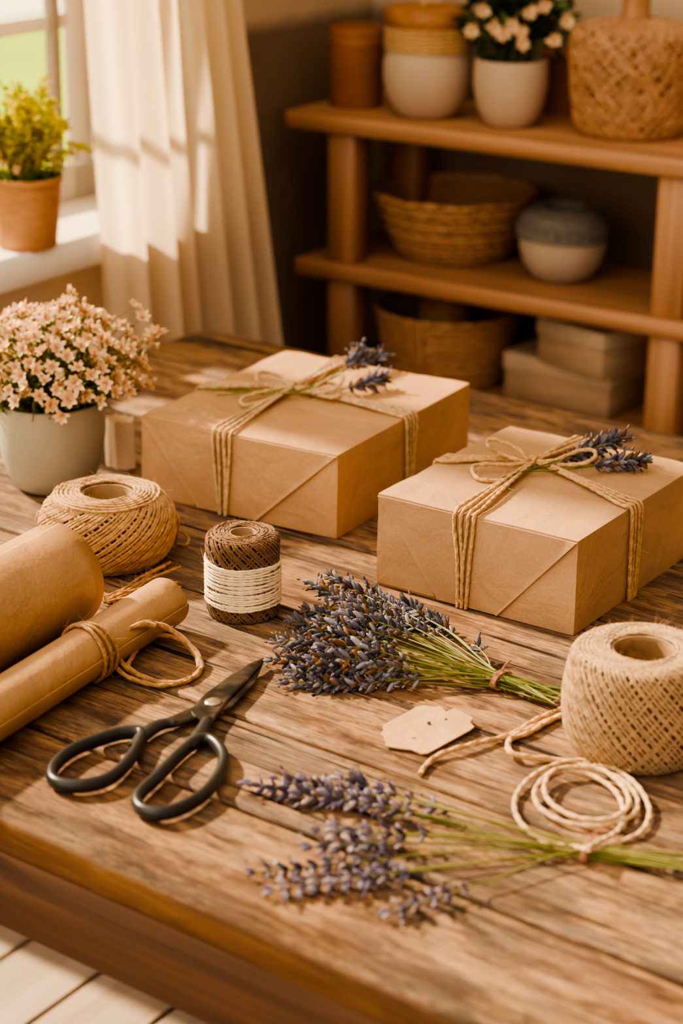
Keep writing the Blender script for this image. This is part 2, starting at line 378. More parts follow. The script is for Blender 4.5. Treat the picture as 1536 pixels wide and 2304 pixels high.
TLW = Matrix(((eL.x, -eB.x, 0, CN.x), (eL.y, -eB.y, 0, CN.y), (0, 0, 1, 0), (0, 0, 0, 1)))   # left wall frame: x towards viewer, y outwards, z up
TBW = Matrix(((eB.x, -eL.x, 0, CN.x), (eB.y, -eL.y, 0, CN.y), (0, 0, 1, 0), (0, 0, 0, 1)))   # back wall frame: x right, y outwards

# ------------------------------------------------------------------ setting
def structure(o): o['kind'] = 'structure'; return o
fl = MB(); random.seed(3)
k = 0
for i in range(-12, 34):
    x0 = i*.135
    y = -1.2 - random.random()*.9
    fl.box((x0+.003, -5.2, -.03), (x0+.132, .15, 0), TBW, .002)
structure(fl.build('floor', M_floor, origin=CN, rz=SA))
sill_off = .10
zs = (hit(0, 590, CN+eB*sill_off, eB).z + hit(235, 520, CN+eB*sill_off, eB).z)/2
tw0 = tL(hitL(345, 300)); twd = 1.14; td0 = 1.24; tw1 = 2.75; ZT = 2.05
wl = MB(); th = .16
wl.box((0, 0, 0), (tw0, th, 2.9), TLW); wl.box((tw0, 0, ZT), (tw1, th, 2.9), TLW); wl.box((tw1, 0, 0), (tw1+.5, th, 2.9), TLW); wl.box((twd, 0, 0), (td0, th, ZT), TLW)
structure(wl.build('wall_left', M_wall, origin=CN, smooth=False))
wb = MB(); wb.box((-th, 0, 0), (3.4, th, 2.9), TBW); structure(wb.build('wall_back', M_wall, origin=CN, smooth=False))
up = MB(); up.box((tw0, 0, 0), (twd, th, zs-.03), TLW); structure(up.build('trim_2', mottled('beige_painted_panel', (.74, .60, .46), .05, 8, .7), origin=CN, smooth=False))
si = MB(); si.box((tw0-.06, -sill_off, zs-.047), (twd+.03, th*.75, zs), TLW, .006); structure(si.build('trim_1', M_white, origin=CN))
win = structure(empty('window_1', CN + eL*tw0 + V((0, 0, zs))))
wf = MB(); y0, y1 = .078, .092
tm = tL(hitL(126, 250, -.08)); tj1 = tL(hitL(157, 250, -.08)); tj0 = tL(hitL(207, 250, -.08))
zb = hitL(60, 60, -.08).z
for q in ((tw0, y0, zs, twd, y1, zs+.055), (tw0, y0, ZT-.06, twd, y1, ZT), (tw0, y0, zs, tw0+.04, y1, ZT), (twd-.03, y0, zs, twd, y1, ZT), (tj0, y0, zs, tj1, y1, ZT)):
    wf.box(q[:3], q[3:], TLW, .004)
wf.build('window_frame', M_white, win)
wm = MB(); wm.box((tm-.009, y0-.006, zs+.05), (tm+.009, y1, ZT-.05), TLW, .003); wm.build('window_mullion', M_mull, win)
wr = MB(); wr.box((tw0+.04, y0+.002, zb-.011), (twd-.03, y1-.002, zb+.011), TLW, .003); wr.build('window_glazing_bar', M_white, win)
gp = MB(); gp.box((tw0+.03, .084, zs+.03), (twd-.02, .087, ZT-.03), TLW); gp.build('window_pane', M_glass, win)
dr_ = structure(empty('added_door_1', CN + eL*td0)); wf = MB()  # glazed door added out of view so sun reaches the floor under the table
for q in ((td0, y0, 0, tw1, y1, .07), (td0, y0, ZT-.07, tw1, y1, ZT), (td0, y0, 0, td0+.05, y1, ZT), (tw1-.05, y0, 0, tw1, y1, ZT), ((td0+tw1)/2-.04, y0, 0, (td0+tw1)/2+.04, y1, ZT)):
    wf.box(q[:3], q[3:], TLW, .004)
wf.build('added_door_frame', M_white, dr_)
gp = MB(); gp.box((td0+.03, .084, .04), (tw1-.03, .087, ZT-.04), TLW); gp.build('added_door_pane', M_glass, dr_)
lw = MB(); lw.add([TLW @ V(v) for v in ((-30, th+.02, -.25), (14, th+.02, -.25), (14, 45, -.25), (-30, 45, -.25))], [(0, 1, 2, 3)])
structure(lw.build('ground_lawn', M_lawn, smooth=False))
g0 = hit(20, 10, V((0, 0, -.24)), V((0, 0, 1)))
gp2 = MB(); gp2.box((-16, tL(g0)*0+ (g0-CN).dot(-eB)-.55, -.25), (14, (g0-CN).dot(-eB)+1.6, -.235), TLW)
structure(gp2.build('ground_path', M_white, smooth=False))

# curtain: a hanging sheet with folds, flaring towards its foot
cu = MB(); off = .135
tA = tL(hitL(228, 0, off)); zA = hitL(228, 0, off).z; tA2 = tL(hitL(258, 520, off)); zA2 = hitL(258, 520, off).z
tB = tL(hitL(546, 0, off)); zB = hitL(546, 0, off).z; tB2 = tL(hitL(638, 755, off)); zB2 = hitL(638, 755, off).z
NX, NZ = 150, 50; ztop, zbot = 2.3, .03
for i in range(NZ+1):
    z = ztop+(zbot-ztop)*i/NZ; a = tA+(tA2-tA)*(z-zA)/(zA2-zA); b = tB+(tB2-tB)*(z-zB)/(zB2-zB); b = max(b, .02)
    for j in range(NX+1):
        u = j/NX; amp = .018+.010*(ztop-z)/ztop
        y = amp*sin(2*pi*(u*6.2+.15*sin(z*1.7))) + .009*sin(2*pi*u*14.3+z*.9) + .012*noise.noise((u*5, z*1.1, 0))
        cu.v.append(TLW @ V((a+(b-a)*u + .006*sin(2*pi*u*6.2+1), -off+y*.8, z)))
cu.f = [(i*(NX+1)+j, i*(NX+1)+j+1, (i+1)*(NX+1)+j+1, (i+1)*(NX+1)+j) for i in range(NZ) for j in range(NX)]
cuo = thing('curtain', 'sheer cream linen curtain hanging in long folds beside the window', 'curtain', CN+eL*((tA+tB)/2)+eB*off)
cu.build('curtain_panel', M_curt, cuo)
rd = MB(); rd.tube([TLW @ V((.02, -off, ztop+.012)), TLW @ V((tw1, -off, ztop+.012))], .012, 10)
for q in (.06, tw1-.05): rd.tube([TLW @ V((q, -off, ztop+.012)), TLW @ V((q, .01, ztop+.012))], .008, 8)
rd.build('curtain_rod', M_mull, cuo)

# ------------------------------------------------------------------ table
tab = thing('wooden_table', 'large weathered plank table with worn edges and dark apron', 'table', P0 - V((0, 0, TZ)), TA)
LT = 2.25*SC; tt = MB(); random.seed(11)
TH = .0412*SC
seams = [0, .215, .44, .675, .911, 1.147, 1.30, 1.462]
def tpx(px, py): q = TT.inverted() @ at(px, py); return q
for i in range(len(seams)-1):
    a, b = seams[i]*SC, seams[i+1]*SC; g = .0027
    y1, y0 = -a-(g if i else 0), -b+(g if i < len(seams)-2 else 0)
    dz = random.uniform(-.0009, .0006)
    nx, ny = 120, 10; vs = []; fs = []
    front = i == len(seams)-2; back = i == 0
    # cross-section of the plank: up the back side, over the top, down the front side
    bv = .0032; sec = [(y1, -TH), (y1, -bv*1.6), (y1-bv*.4, -bv*.5), (y1-bv*1.4, 0)]
    sec += [(y1+(y0-y1)*k/ny, 0) for k in range(1, ny)]
    sec += [(y0+bv*1.4, 0), (y0+bv*.4, -bv*.5), (y0, -bv*1.6), (y0, -TH)] if not front else [(y0+.010, -.0004), (y0+.005, -.0018), (y0+.0018, -.005), (y0, -.011), (y0, -TH+.004), (y0+.004, -TH)]
    m = len(sec)
    for ix in range(nx+1):
        x = LT*ix/nx
        for k, (y, z) in enumerate(sec):
            w = 0.
            if front and y < y0+.011:
                n_ = noise.noise((x*9, 3.1, 0))+.6*noise.noise((x*31, 7.7, 0)); w = max(-.3, n_)*.0035
                if -.03 < z: w += max(0, noise.noise((x*22, 1.3, 5))-.25)*.008
            vs.append(TT @ V((x, y+w, z+dz+.0004*noise.noise((x*5, y*30, 0)))))
    for ix in range(nx):
        for k in range(m-1): p = ix*m+k; fs.append((p, p+m, p+m+1, p+1))
        fs.append((ix*m+m-1, (ix+1)*m+m-1, (ix+1)*m, ix*m))
    fs.append(tuple(range(m))); fs.append(tuple(nx*m+k for k in range(m-1, -1, -1)))
    tt.add(vs, fs)
tt.build('tabletop', M_table, tab); tt = MB()
# dark sheet under the planks, standing in for the shade in the seams
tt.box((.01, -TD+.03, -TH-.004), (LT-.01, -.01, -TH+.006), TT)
tt.build('seam_shade_sheet', M_dark, tab)
zap = -.1328*SC
for (x0, x1, yy0, yy1) in ((.02, LT-.02, -TD+.005, -TD+.03), (.02, LT-.02, -.06, -.035)):
    ap = MB(); ap.box((x0, yy0, zap), (x1, yy1, -TH-.001), TT, .002); ap.build('apron', M_apron, tab)
for x0 in (.03, LT-.055):
    ap = MB(); ap.box((x0, -TD+.031, zap), (x0+.025, -.061, -TH-.005), TT, .002); ap.build('side_apron', M_apron, tab)
for x0 in (.06, LT-.14):
    for yy in (-TD+.035, -.145):
        lg = MB(); lg.box((x0, yy, -TZ), (x0+.08, yy+.08, -TH-.006), TT, .004); lg.build('leg', M_apron, tab)

# ------------------------------------------------------------------ wrapped gift boxes
CLAMP = TZ+.0006
def gift(corner, yaw, w, d, h, mat, label, fr, kn, rt, lf, bk, loops, fold_l, fold_r, seed, tw_mat, r=.0019):
    random.seed(seed)
    u = V((cos(yaw), sin(yaw), 0)); v = V((-sin(yaw), cos(yaw), 0))
    o = V((corner[0]*SC, corner[1]*SC, TZ)) - u*(w*SC); w, d, h = w*SC, d*SC, h*SC
    T = Matrix.Translation(o) @ Matrix.Rotation(yaw, 4, 'Z'); I = T.inverted()
    root = thing('gift_box', label, 'gift box', o + u*(w/2)+v*(d/2), yaw)
    mb = MB(); N = 26; idx = {}
    def pos(i, j, k):                      # rounded, slightly wrinkled box surface
        x, y, z = w*i/N, d*j/N, h*k/8; rd = .0022
        q = V((min(max(x, rd), w-rd), min(max(y, rd), d-rd), min(max(z, rd), h-rd))); p = V((x, y, z)); dl = p-q
        p = q + dl.normalized()*rd if dl.length > 1e-6 else p
        n_ = noise.noise(p*20+V((seed, 0, 0)))*.0017 + noise.noise(p*60+V((seed, 5, 0)))*.0005
        c = V((w/2, d/2, h/2)); dd = V(((p.x-c.x)/w, (p.y-c.y)/d, (p.z-c.z)/h)); mx = max(abs(a) for a in dd)
        nn = V([a if abs(a) > mx*.96 else 0 for a in dd]).normalized()
        if p.z < .003: nn = nn*0
        return p + nn*(n_+.0004)
    def vid(i, j, k):
        if (i, j, k) not in idx: idx[(i, j, k)] = len(mb.v); mb.v.append(T @ pos(i, j, k))
        return idx[(i, j, k)]
    for a in range(N):
        for b in range(N):
            mb.f += [(vid(a, b, 8), vid(a+1, b, 8), vid(a+1, b+1, 8), vid(a, b+1, 8)), (vid(a, b+1, 0), vid(a+1, b+1, 0), vid(a+1, b, 0), vid(a, b, 0))]
        for k in range(8):
            mb.f += [(vid(a, 0, k), vid(a+1, 0, k), vid(a+1, 0, k+1), vid(a, 0, k+1)), (vid(a+1, N, k), vid(a, N, k), vid(a, N, k+1), vid(a+1, N, k+1)),
                     (vid(0, a+1, k), vid(0, a, k), vid(0, a, k+1), vid(0, a+1, k+1)), (vid(N, a, k), vid(N, a+1, k), vid(N, a+1, k+1), vid(N, a, k+1))]
    mb.build('wrapping_paper', mat, root)
    # folded end flap: a trapezoid of paper lying over the two side folds, on the front end (and the back end)
    for side in (0, 1):
        fp = MB(); nx, nz = 70, 14; T2 = T if side == 0 else T @ Matrix.Translation((w, d, 0)) @ Matrix.Rotation(pi, 4, 'Z')
        vs = []
        for lay in (0, 1):
            for i in range(nx+1):
                for k in range(nz+1):
                    t = k/nz; zz = .002+(h-.0042)*t
                    xl = fold_l*w*(1-t)+.0015*t; xr = fold_r*w*(1-t)+(w-.0012)*t; x = xl+(xr-xl)*i/nx
                    eg = min(i, nx-i)/nx
                    lift = .0019+.0014*math.exp(-(eg/.025)**2)*(.4 if i < nx/2 else 1)
                    yy = -(lift if lay else .0002) - .0007*noise.noise((x*24+seed, zz*24, side))
                    vs.append(T2 @ V((x, yy, zz)))
        m = nz+1; q = (nx+1)*m; fs = []
        for i in range(nx):
            for k in range(nz): p = i*m+k; fs += [(q+p, q+p+m, q+p+m+1, q+p+1), (p+1, p+m+1, p+m, p)]
            fs += [(i*m, (i+1)*m, q+(i+1)*m, q+i*m), ((i+1)*m+nz, i*m+nz, q+i*m+nz, q+(i+1)*m+nz)]
        for k in range(nz): fs += [(k, q+k, q+k+1, k+1), (nx*m+k+1, q+nx*m+k+1, q+nx*m+k, nx*m+k)]
        fp.add(vs, fs); fp.build('folded_flap', mat, root)
        # small lower triangle tuck on the left
        tk = MB(); ty = -.0017
        tk.prism([(.002, .004), (fold_l*w*.62, h*.47), (fold_l*w*.95, .004)], 0, .0014, T2 @ Matrix(((1, 0, 0, 0), (0, 0, -1, -.0002), (0, 1, 0, 0), (0, 0, 0, 1))))
        tk.build('tucked_corner', mat, root)
    # twine: strands over the box, gathered at the knot
    L = lambda px, py: I @ at(px, py, h)
    kp = L(*kn); x_f = L(*fr).x; y_r = L(*rt).y; y_l = L(*lf).y; x_b = L(*bk).x
    tw = MB(); n = 4; g = r+.0016
    for s in range(n):
        c = (s-(n-1)/2); of = c*r*4.1+random.uniform(-.0012, .0012); k2 = kp + V((c*.0012, 0, 0)); lv = .002+.0018*(s % 2)
        bt = of*.55 + random.uniform(-.003, .003)
        P = [V((x_f+bt, -g-.0005, .001)), V((x_f+bt*.6+of*.4+random.uniform(-.002, .002), -g-.0011, h*.5)), V((x_f+of, -g-.0008, h*.86)), V((x_f+of, -g*.6, h+g*.35)), V((x_f+of+(k2.x-x_f)*.12, kp.y*.10, h+g)),
             V((x_f+of*.55+(k2.x-x_f)*.5, kp.y*.5, h+r*1.6+lv)), V((k2.x, kp.y, h+r*2+lv)),
             V((x_b+of*.55+(k2.x-x_b)*.5, kp.y+(d-kp.y)*.5, h+r*1.6+lv)), V((x_b+of, d-.01, h+g)), V((x_b+of, d+g*.6, h+g*.35)), V((x_b+of, d+g+.0005, h*.85)), V((x_b+of, d+g, .001))]
        twine(tw, [T @ q for q in spline(P, 10)], r*random.uniform(.88, 1.08), .10)
        P = [V((-g, y_l+of, .001)), V((-g-.0005, y_l+of, h*.85)), V((-g*.6, y_l+of, h+g*.35)), V((.012, y_l+of, h+g)), V((kp.x*.5, (y_l+of*.55)*.5+kp.y*.5, h+r*1.6+lv)), V((kp.x, kp.y+c*.001, h+r*2.6+lv)),
             V((kp.x+(w-kp.x)*.5, (y_r+of*.55)*.5+kp.y*.5, h+r*1.6+lv)), V((w-.012, y_r+of, h+g)), V((w+g*.6, y_r+of, h+g*.35)), V((w+g+.0008, y_r+of, h*.85)), V((w+g+.0011, y_r+of*.8+random.uniform(-.002, .002), h*.5)), V((w+g+.0005, y_r+of*.6, .001))]
        twine(tw, [T @ q for q in spline(P, 10)], r*random.uniform(.88, 1.08), .10)
    two = tw.build('twine_wrap', tw_mat, root)
    K0 = T @ (kp+V((0, 0, r*4)))
    bw = MB()
    for lp in loops:
        P = [K0] + [at(a, b, h+c) for a, b, c in lp] + [K0]
        twine(bw, spline(P, 14), r*1.15, .14)
        P = [K0+V((0, 0, .001))] + [at(a+random.uniform(-3, 3), b+4, h+c-.0005) for a, b, c in lp] + [K0+V((0, 0, .001))]
    bw.build('bow', tw_mat, two)
    kb = MB(); uu = (u+v).normalized()
    for q in range(3):
        c0 = K0+u*((q-1)*r*1.2); ax = v if q != 1 else uu
        twine(kb, [c0+V((0, 0, 1))*(cos(a)*r*2.6)+ax*(sin(a)*r*3.4) for a in [2*pi*i/24 for i in range(25)]], r*1.05, .3)
    kb.build('knot', tw_mat, two)
    return root, T, h
g1, T1, h1 = gift((-.0058, 2.5425), -.5291, .3129, .374, .1177, M_kraft1, 'larger kraft paper gift box beside the flower pot, tied with twine bow', (510, 968), (657, 884), (905, 935), (450, 868), (770, 815),
    [[(610, 897, .004), (560, 912, .004), (541, 905, .005), (552, 892, .008), (600, 880, .010)],
     [(645, 862, .012), (628, 846, .017), (590, 837, .022), (577, 848, .022), (585, 862, .016), (620, 872, .010)],
     [(700, 872, .010), (740, 852, .020), (768, 842, .026), (770, 858, .024), (748, 877, .016), (700, 884, .008)],
     [(690, 880, .006), (735, 893, .008), (762, 890, .010), (757, 868, .012), (735, 862, .012), (690, 872, .008)]], .30, .60, 2, M_twinec, .00195)
g2, T2, h2 = gift((.2745, 2.2385), -.5906, .2776, .3256, .1211, M_kraft2, 'smaller kraft paper gift box nearest the tall jute roll, two long sprigs under its bow', (1048, 1158), (1200, 1052), (1424, 1138), (980, 1030), (1330, 985),
    [[(1150, 1076, .004), (1085, 1080, .004), (1064, 1064, .005), (1066, 1048, .008), (1095, 1044, .010), (1150, 1046, .008)],
     [(1185, 1032, .012), (1165, 1010, .020), (1125, 992, .026), (1099, 989, .026), (1099, 1004, .022), (1125, 1020, .014), (1170, 1036, .010)],
     [(1245, 1036, .012), (1300, 1015, .020), (1333, 1013, .024), (1338, 1028, .022), (1310, 1043, .016), (1250, 1046, .008)]], .33, .63, 5, M_twine)

# ------------------------------------------------------------------ lavender
def sprig(path, spike, mat, parent=None, name='lavender_sprig', label=None, cat=None, group=None, whorls=9, fl=.0085, r=.0009, dens=7, gap=0.):
    """path from tip to stem end; the first `spike` metres carry the florets"""
    p = resample(spline(path, 10), .004)
    st = MB(); st.tube(p, [r*(.7+.3*min(1, i/12)) for i in range(len(p))], 6)
    so = st.build(name if parent is not None else 'stem', M_stem, parent)
    n = max(3, int(spike/.004)); mb = MB(); W = whorls
    for w in range(W):
        t = w/(W-1); i = min(len(p)-2, int(t*n)); c = p[i]; d = (p[max(0, i-1)]-p[i+1]).normalized()
        a = d.orthogonal().normalized(); b = d.cross(a); k = dens if t > .12 else max(3, dens-3); s = .72+.45*sin(pi*min(1, t*.85+.12))
        for q in range(k):
            ph = 2*pi*(q+random.random()*.7)/k; rad = a*cos(ph)+b*sin(ph); el = random.uniform(.55, 1.05) if t > .05 else .3
            dd = d*cos(el)+rad*sin(el); L = fl*s*random.uniform(.75, 1.2)
            mb.drop(c+rad*r+d*random.uniform(-.0015, .0015), dd, L, L*.2, 6)
            if random.random() < .35: mb.drop(c+rad*(r+L*.75)+d*L*.6, dd+rad*.4, L*.45, L*.11, 5)
    mb.build('flower_spike', mat, so if parent is not None and name != 'x' else parent)
    return so
def single_sprig(label, path, spike, mat, group, **kw):
    root = thing('lavender_sprig', label, 'lavender', path[-1], group=group)
    p = path; sprig(p, spike, mat, parent=root, name='stem', **kw); return root
random.seed(21)
H1, H2 = h1+.004, h2+.004
G1 = [('lavender sprig in larger box bow, uppermost of the three blue heads', [(858, 800, .014), (800, 822, .011), (740, 848, .008), (657, 882, .005), (560, 880, .004), (478, 878, .004)]),
      ('lavender sprig in larger box bow, lowest head pointing right', [(860, 850, .010), (805, 868, .008), (745, 880, .006), (657, 886, .004), (560, 886, .003), (462, 872, .003)]),
      ('lavender sprig in larger box bow, middle head under the loop', [(815, 790, .022), (780, 820, .018), (735, 850, .012), (660, 883, .006), (560, 884, .004), (488, 890, .004)])]
CLAMP = TZ+h1+.0008
for lb, pth in G1: single_sprig(lb, [at(a, b, H1+c) for a, b, c in pth], .055, M_lav, 'sprigs in the gift bows', whorls=8, fl=.0125, dens=6, r=.001)
G2 = [('lavender sprig in smaller box bow, upper head pointing to the back', [(1402, 984, .022), (1345, 1005, .015), (1290, 1025, .010), (1205, 1052, .006), (1130, 1075, .003)]),
      ('lavender sprig in smaller box bow, long lower head', [(1447, 1034, .012), (1380, 1040, .008), (1320, 1050, .006), (1250, 1058, .004), (1190, 1060, .003)]),
      ('lavender sprig in smaller box bow, half hidden behind the loop', [(1345, 1008, .010), (1300, 1022, .008), (1262, 1040, .006), (1205, 1055, .004), (1150, 1062, .003)])]
CLAMP = TZ+h2+.0008
for lb, pth in G2: single_sprig(lb, [at(a, b, H2+c) for a, b, c in pth], .055, M_lav, 'sprigs in the gift bows', whorls=8, fl=.0115, dens=7, r=.001)

CLAMP = TZ+.0006
def bunch(label, tie, ends, tips, mat, tie_h, spike, fl, whorls, seed, loops=3, dens=5):
    random.seed(seed); T0 = at(*tie, tie_h); root = thing('lavender_bunch', label, 'lavender', at(*tie))
    for i, (x, y, z, s) in enumerate(tips):
        e = ends[i % len(ends)]; tip = at(x, y, z)
        tj = T0 + V((random.uniform(-1, 1)*.004, random.uniform(-1, 1)*.006, random.uniform(-1, 1)*tie_h*.6))
        end = at(e[0]+random.uniform(-8, 8), e[1]+random.uniform(-4, 4), max(.002, tie_h+random.uniform(-.006, .003)))
        md = tip.lerp(tj, .5) + V((random.uniform(-.003, .003), random.uniform(-.004, .004), 0)); md.z = max(TZ+.004, (tip.z*.6+tj.z*.4)+.003)
        if s < 0: md = tip.lerp(tj, .5)
        q1 = tip.lerp(md, .5); q1.z = max(TZ+.004, tip.z+.001)
        sprig([tip, q1, md, tj, end], spike*abs(s), mat, parent=root, whorls=max(3, int(whorls*abs(s))), fl=fl*random.uniform(.9, 1.1), dens=dens)
    tb = MB(); dr = (at(*ends[0], tie_h)-at(tips[0][0], tips[0][1], tie_h)).normalized(); sd = V((0, 0, 1)).cross(dr)
    for q in range(loops):
        c = T0+dr*(q-1)*.0022
        twine(tb, [c+sd*(cos(a)*.0125)+V((0, 0, sin(a)*(tie_h-.0015))) for a in [2*pi*i/30 for i in range(31)]], .0011, .3)
    twine(tb, spline([T0+V((0, 0, tie_h)), T0+V((.004, .002, tie_h+.006)), T0+V((.008, .001, tie_h+.010))], 8), .0009)
    tb.build('twine_tie', M_tie, root); return root
M_tie = twinemat('russet_tie', (.33, .15, .09))
tips = [(697, 1312, .020, 1.15), (742, 1296, .014, 1.1), (828, 1325, .012, 1), (655, 1395, .012, 1), (690, 1372, .022, 1), (622, 1447, .012, 1.1), (612, 1484, .010, 1.15), (640, 1440, .024, 1),
        (640, 1535, .006, 1.1), (660, 1512, .014, 1.1), (905, 1352, .010, .8), (968, 1385, .008, .7), (770, 1370, .030, 1), (720, 1425, .034, 1), (705, 1480, .026, 1.1), (760, 1385, .042, 1),
        (730, 1455, .034, 1), (745, 1340, .018, 1), (715, 1400, .036, 1), (690, 1500, .020, .9), (760, 1540, .006, 1), (705, 1545, .005, .9), (735, 1395, .012, 1), (690, 1455, .008, 1), (1070, 1452, .014, .25), (880, 1385, .018, .9), (820, 1360, .024, 1), (760, 1505, .018, 1)]
ends = [(1262, 1548), (1256, 1560), (1262, 1572), (1250, 1584), (1268, 1556), (1240, 1578)]
bunch('full dried lavender bunch tied with russet thread, lying before the smaller box', (1128, 1530), ends, tips, M_lav, .010, .078, .0106, 11, 31, 3, 4)
tips2 = [(562, 1762, .008, 1.15), (625, 1752, .014, 1.1), (715, 1785, .012, .9), (720, 1868, .006, .35), (575, 1962, .006, 1.15), (618, 2002, .006, 1.1), (760, 1985, .010, .6), (880, 2052, .006, -.75), (800, 1870, .012, .6), (960, 1812, .010, .25), (770, 1752, .012, .75), (700, 1905, .016, .8)]
bunch('loose lavender bunch with violet heads at the front of the table', (1322, 1915), [(1620, 1935), (1640, 1950), (1610, 1962), (1630, 1970)], tips2, M_lavb, .008, .094, .0106, 9, 41, 2, 6)

# ------------------------------------------------------------------ twine balls, roll, spool
def wind(mb, prof, N, dth, r, c, seed, jitter=.0, fuzz=.01, step=26, over=0, lo=0., hi=1.):
    """cross-wound strands over a surface of revolution; prof = list of (r, z)"""
    random.seed(seed); P = spline([V((a, 0, b)) for a, b in prof], 8); seg = [0]
    for a, b in zip(P, P[1:]): seg.append(seg[-1]+(b-a).length)
    tot = seg[-1]
    def pt(s):
        s = max(0, min(1, s))*tot; i = 0
        while i < len(seg)-2 and seg[i+1] < s: i += 1
        return P[i].lerp(P[i+1], (s-seg[i])/max(1e-9, seg[i+1]-seg[i]))
    for dr in (1, -1):
        for k in range(N if over in (0, dr) else int(N*.55)):
            N_ = N if over in (0, dr) else int(N*.55)
            th0 = 2*pi*(k+random.uniform(-.3, .3)*jitter)/N_ + (.4 if dr > 0 else 0); pts = []; a0 = random.uniform(0, .02*jitter)
            for j in range(step+1):
                t = j/step; s = lo+(hi-lo)*t; q = pt(s); th = th0 + dr*dth*t
                rr = q.x + r*(.55+.75*(over == dr)) + r*.5*noise.noise((th*4, s*9, dr+k*.3))*jitter
                pts.append(c+V((rr*cos(th), rr*sin(th), q.z+r*.3)))
            mb.tube(pts, r, 6, 2, .18, .5/r)
            for _ in range(int(step*fuzz+random.random())): hair(mb, random.choice(pts), r, r*random.uniform(2, 7))
def hollow(outer, rin, h, lip=0.):           # profile of a hollow core solid
    return [(rin, .002)] + outer + [(rin, h)]
def px_base(px, py): return at(px, py)

# squat ball at the left
c = at(245, 1253); s = pxs(c); f = lambda *p: [(a*s, b*s) for a, b in p]
bo = thing('twine_ball', 'squat jute twine ball with open core, in front of the flower pot', 'twine ball', c)
prof = f((112, 2), (128, 18), (143, 48), (148, 82), (141, 115), (120, 141), (92, 153), (60, 156))
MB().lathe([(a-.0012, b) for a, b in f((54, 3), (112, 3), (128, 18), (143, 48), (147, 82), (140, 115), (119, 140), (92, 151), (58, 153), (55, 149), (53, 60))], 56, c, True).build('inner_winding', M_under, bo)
mb = MB(); wind(mb, prof, 74, 2.1, 3.4*s, c, 51, 1.2, .08, 34, 1)
for q in range(7):                            # turns lying around the mouth
    rr = (62+q*9)*s; twine(mb, [c+V((rr*cos(a)*(1+.03*sin(3*a+q)), rr*sin(a), (158-max(0, q-3)**1.6*1.1)*s+.0006*sin(5*a+q))) for a in [2*pi*i/60 for i in range(61)]], 3.4*s, .05)
mb.build('twine_winding', M_ball, bo)
MB().lathe(f((51, 4), (56, 4), (57, 154), (52, 154)), 40, c, True).build('cardboard_core', M_core, bo)
mb = MB(); twine(mb, spline([at(388, 1145, .05), at(401, 1165, .046), at(398, 1205, .022), at(395, 1225, .004)], 10), 3*s, .1)
mb.build('loose_strand', M_ball, bo); mb = MB()
twine(mb, spline([at(388, 1190, .018), at(408, 1196, .014), at(424, 1212, .006), at(418, 1226, .003), at(396, 1222, .003)], 10), 3*s, .1)
mb.build('loose_strand', M_ball, bo); mb = MB()
twine(mb, spline([at(100, 1143, .045), at(86, 1155, .035), at(82, 1172, .028), at(96, 1160, .03)], 8), 3*s, .1)
mb.build('loose_strand', M_ball, bo)

# tall roll at the right
c = at(1432, 1684); s = pxs(c)
ro = thing('twine_roll', 'tall tan jute roll with cardboard core standing beside the coil of cord', 'twine roll', c)
prof = f((128, 3), (146, 20), (160, 55), (167, 110), (164, 165), (156, 215), (146, 238), (125, 246), (98, 247), (75, 245))
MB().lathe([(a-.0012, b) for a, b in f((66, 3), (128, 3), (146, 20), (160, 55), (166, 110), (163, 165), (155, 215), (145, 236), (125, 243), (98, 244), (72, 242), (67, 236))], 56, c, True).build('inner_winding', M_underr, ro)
mb = MB(); wind(mb, prof, 86, 1.6, 3.4*s, c, 61, 1.2, .16, 36, -1)
for q in range(9):
    rr = (76+q*8)*s; twine(mb, [c+V((rr*cos(a)*(1+.02*sin(2*a+q)), rr*sin(a), (248-max(0, q-6)**1.6*1.5)*s+.0006*sin(5*a+q))) for a in [2*pi*i/60 for i in range(61)]], 3.6*s, .12)
mb.build('twine_winding', M_ballr, ro)
MB().lathe(f((64, 4), (69, 4), (71, 246), (66, 246)), 40, c, True).build('cardboard_core', M_core, ro)

# two-colour spool
c = at(547, 1376); s = pxs(c)
so = thing('twine_spool', 'small spool of brown jute with a wide cream twine band', 'twine spool', c)
prof = f((72, 2), (77, 12), (78, 60), (77, 130), (78, 172), (73, 186), (55, 191), (36, 191))
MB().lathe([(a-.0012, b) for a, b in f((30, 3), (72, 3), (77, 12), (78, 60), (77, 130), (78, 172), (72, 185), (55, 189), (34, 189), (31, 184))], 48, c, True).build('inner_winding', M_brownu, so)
mb = MB(); wind(mb, prof, 56, 2.6, 2.5*s, c, 71, 1.8, .2, 36, -1)
for q in range(7):
    rr = (35+q*6)*s; twine(mb, [c+V((rr*cos(a)*(1+.04*sin(2*a+q*2)), rr*sin(a)*(1+.04*cos(3*a+q)), (193-max(0, q-4)**1.6)*s+.0007*sin(4*a+q))) for a in [2*pi*i/40 for i in range(41)]], 2.6*s, .2)
mb.build('brown_winding', M_brown, so)
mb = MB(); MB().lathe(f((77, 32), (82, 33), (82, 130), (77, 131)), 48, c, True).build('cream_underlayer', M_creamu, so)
random.seed(5)
turns = 19
for q in range(turns):
    z0 = 34+q*(131-35)/(turns-1); ph = random.random()*6
    twine(mb, [c+V(((83.5+random.uniform(-.4, .4))*s*cos(a), 83.5*s*sin(a), (z0+3.4*sin(a+ph)+2.2*sin(3*a+ph))*s)) for a in [2*pi*i/56 for i in range(57)]], 3.2*s, .05)
mb.build('cream_winding', M_cream, so)
MB().lathe(f((25, 4), (31, 4), (32, 192), (27, 192)), 32, c, True).build('cardboard_core', M_core, so)

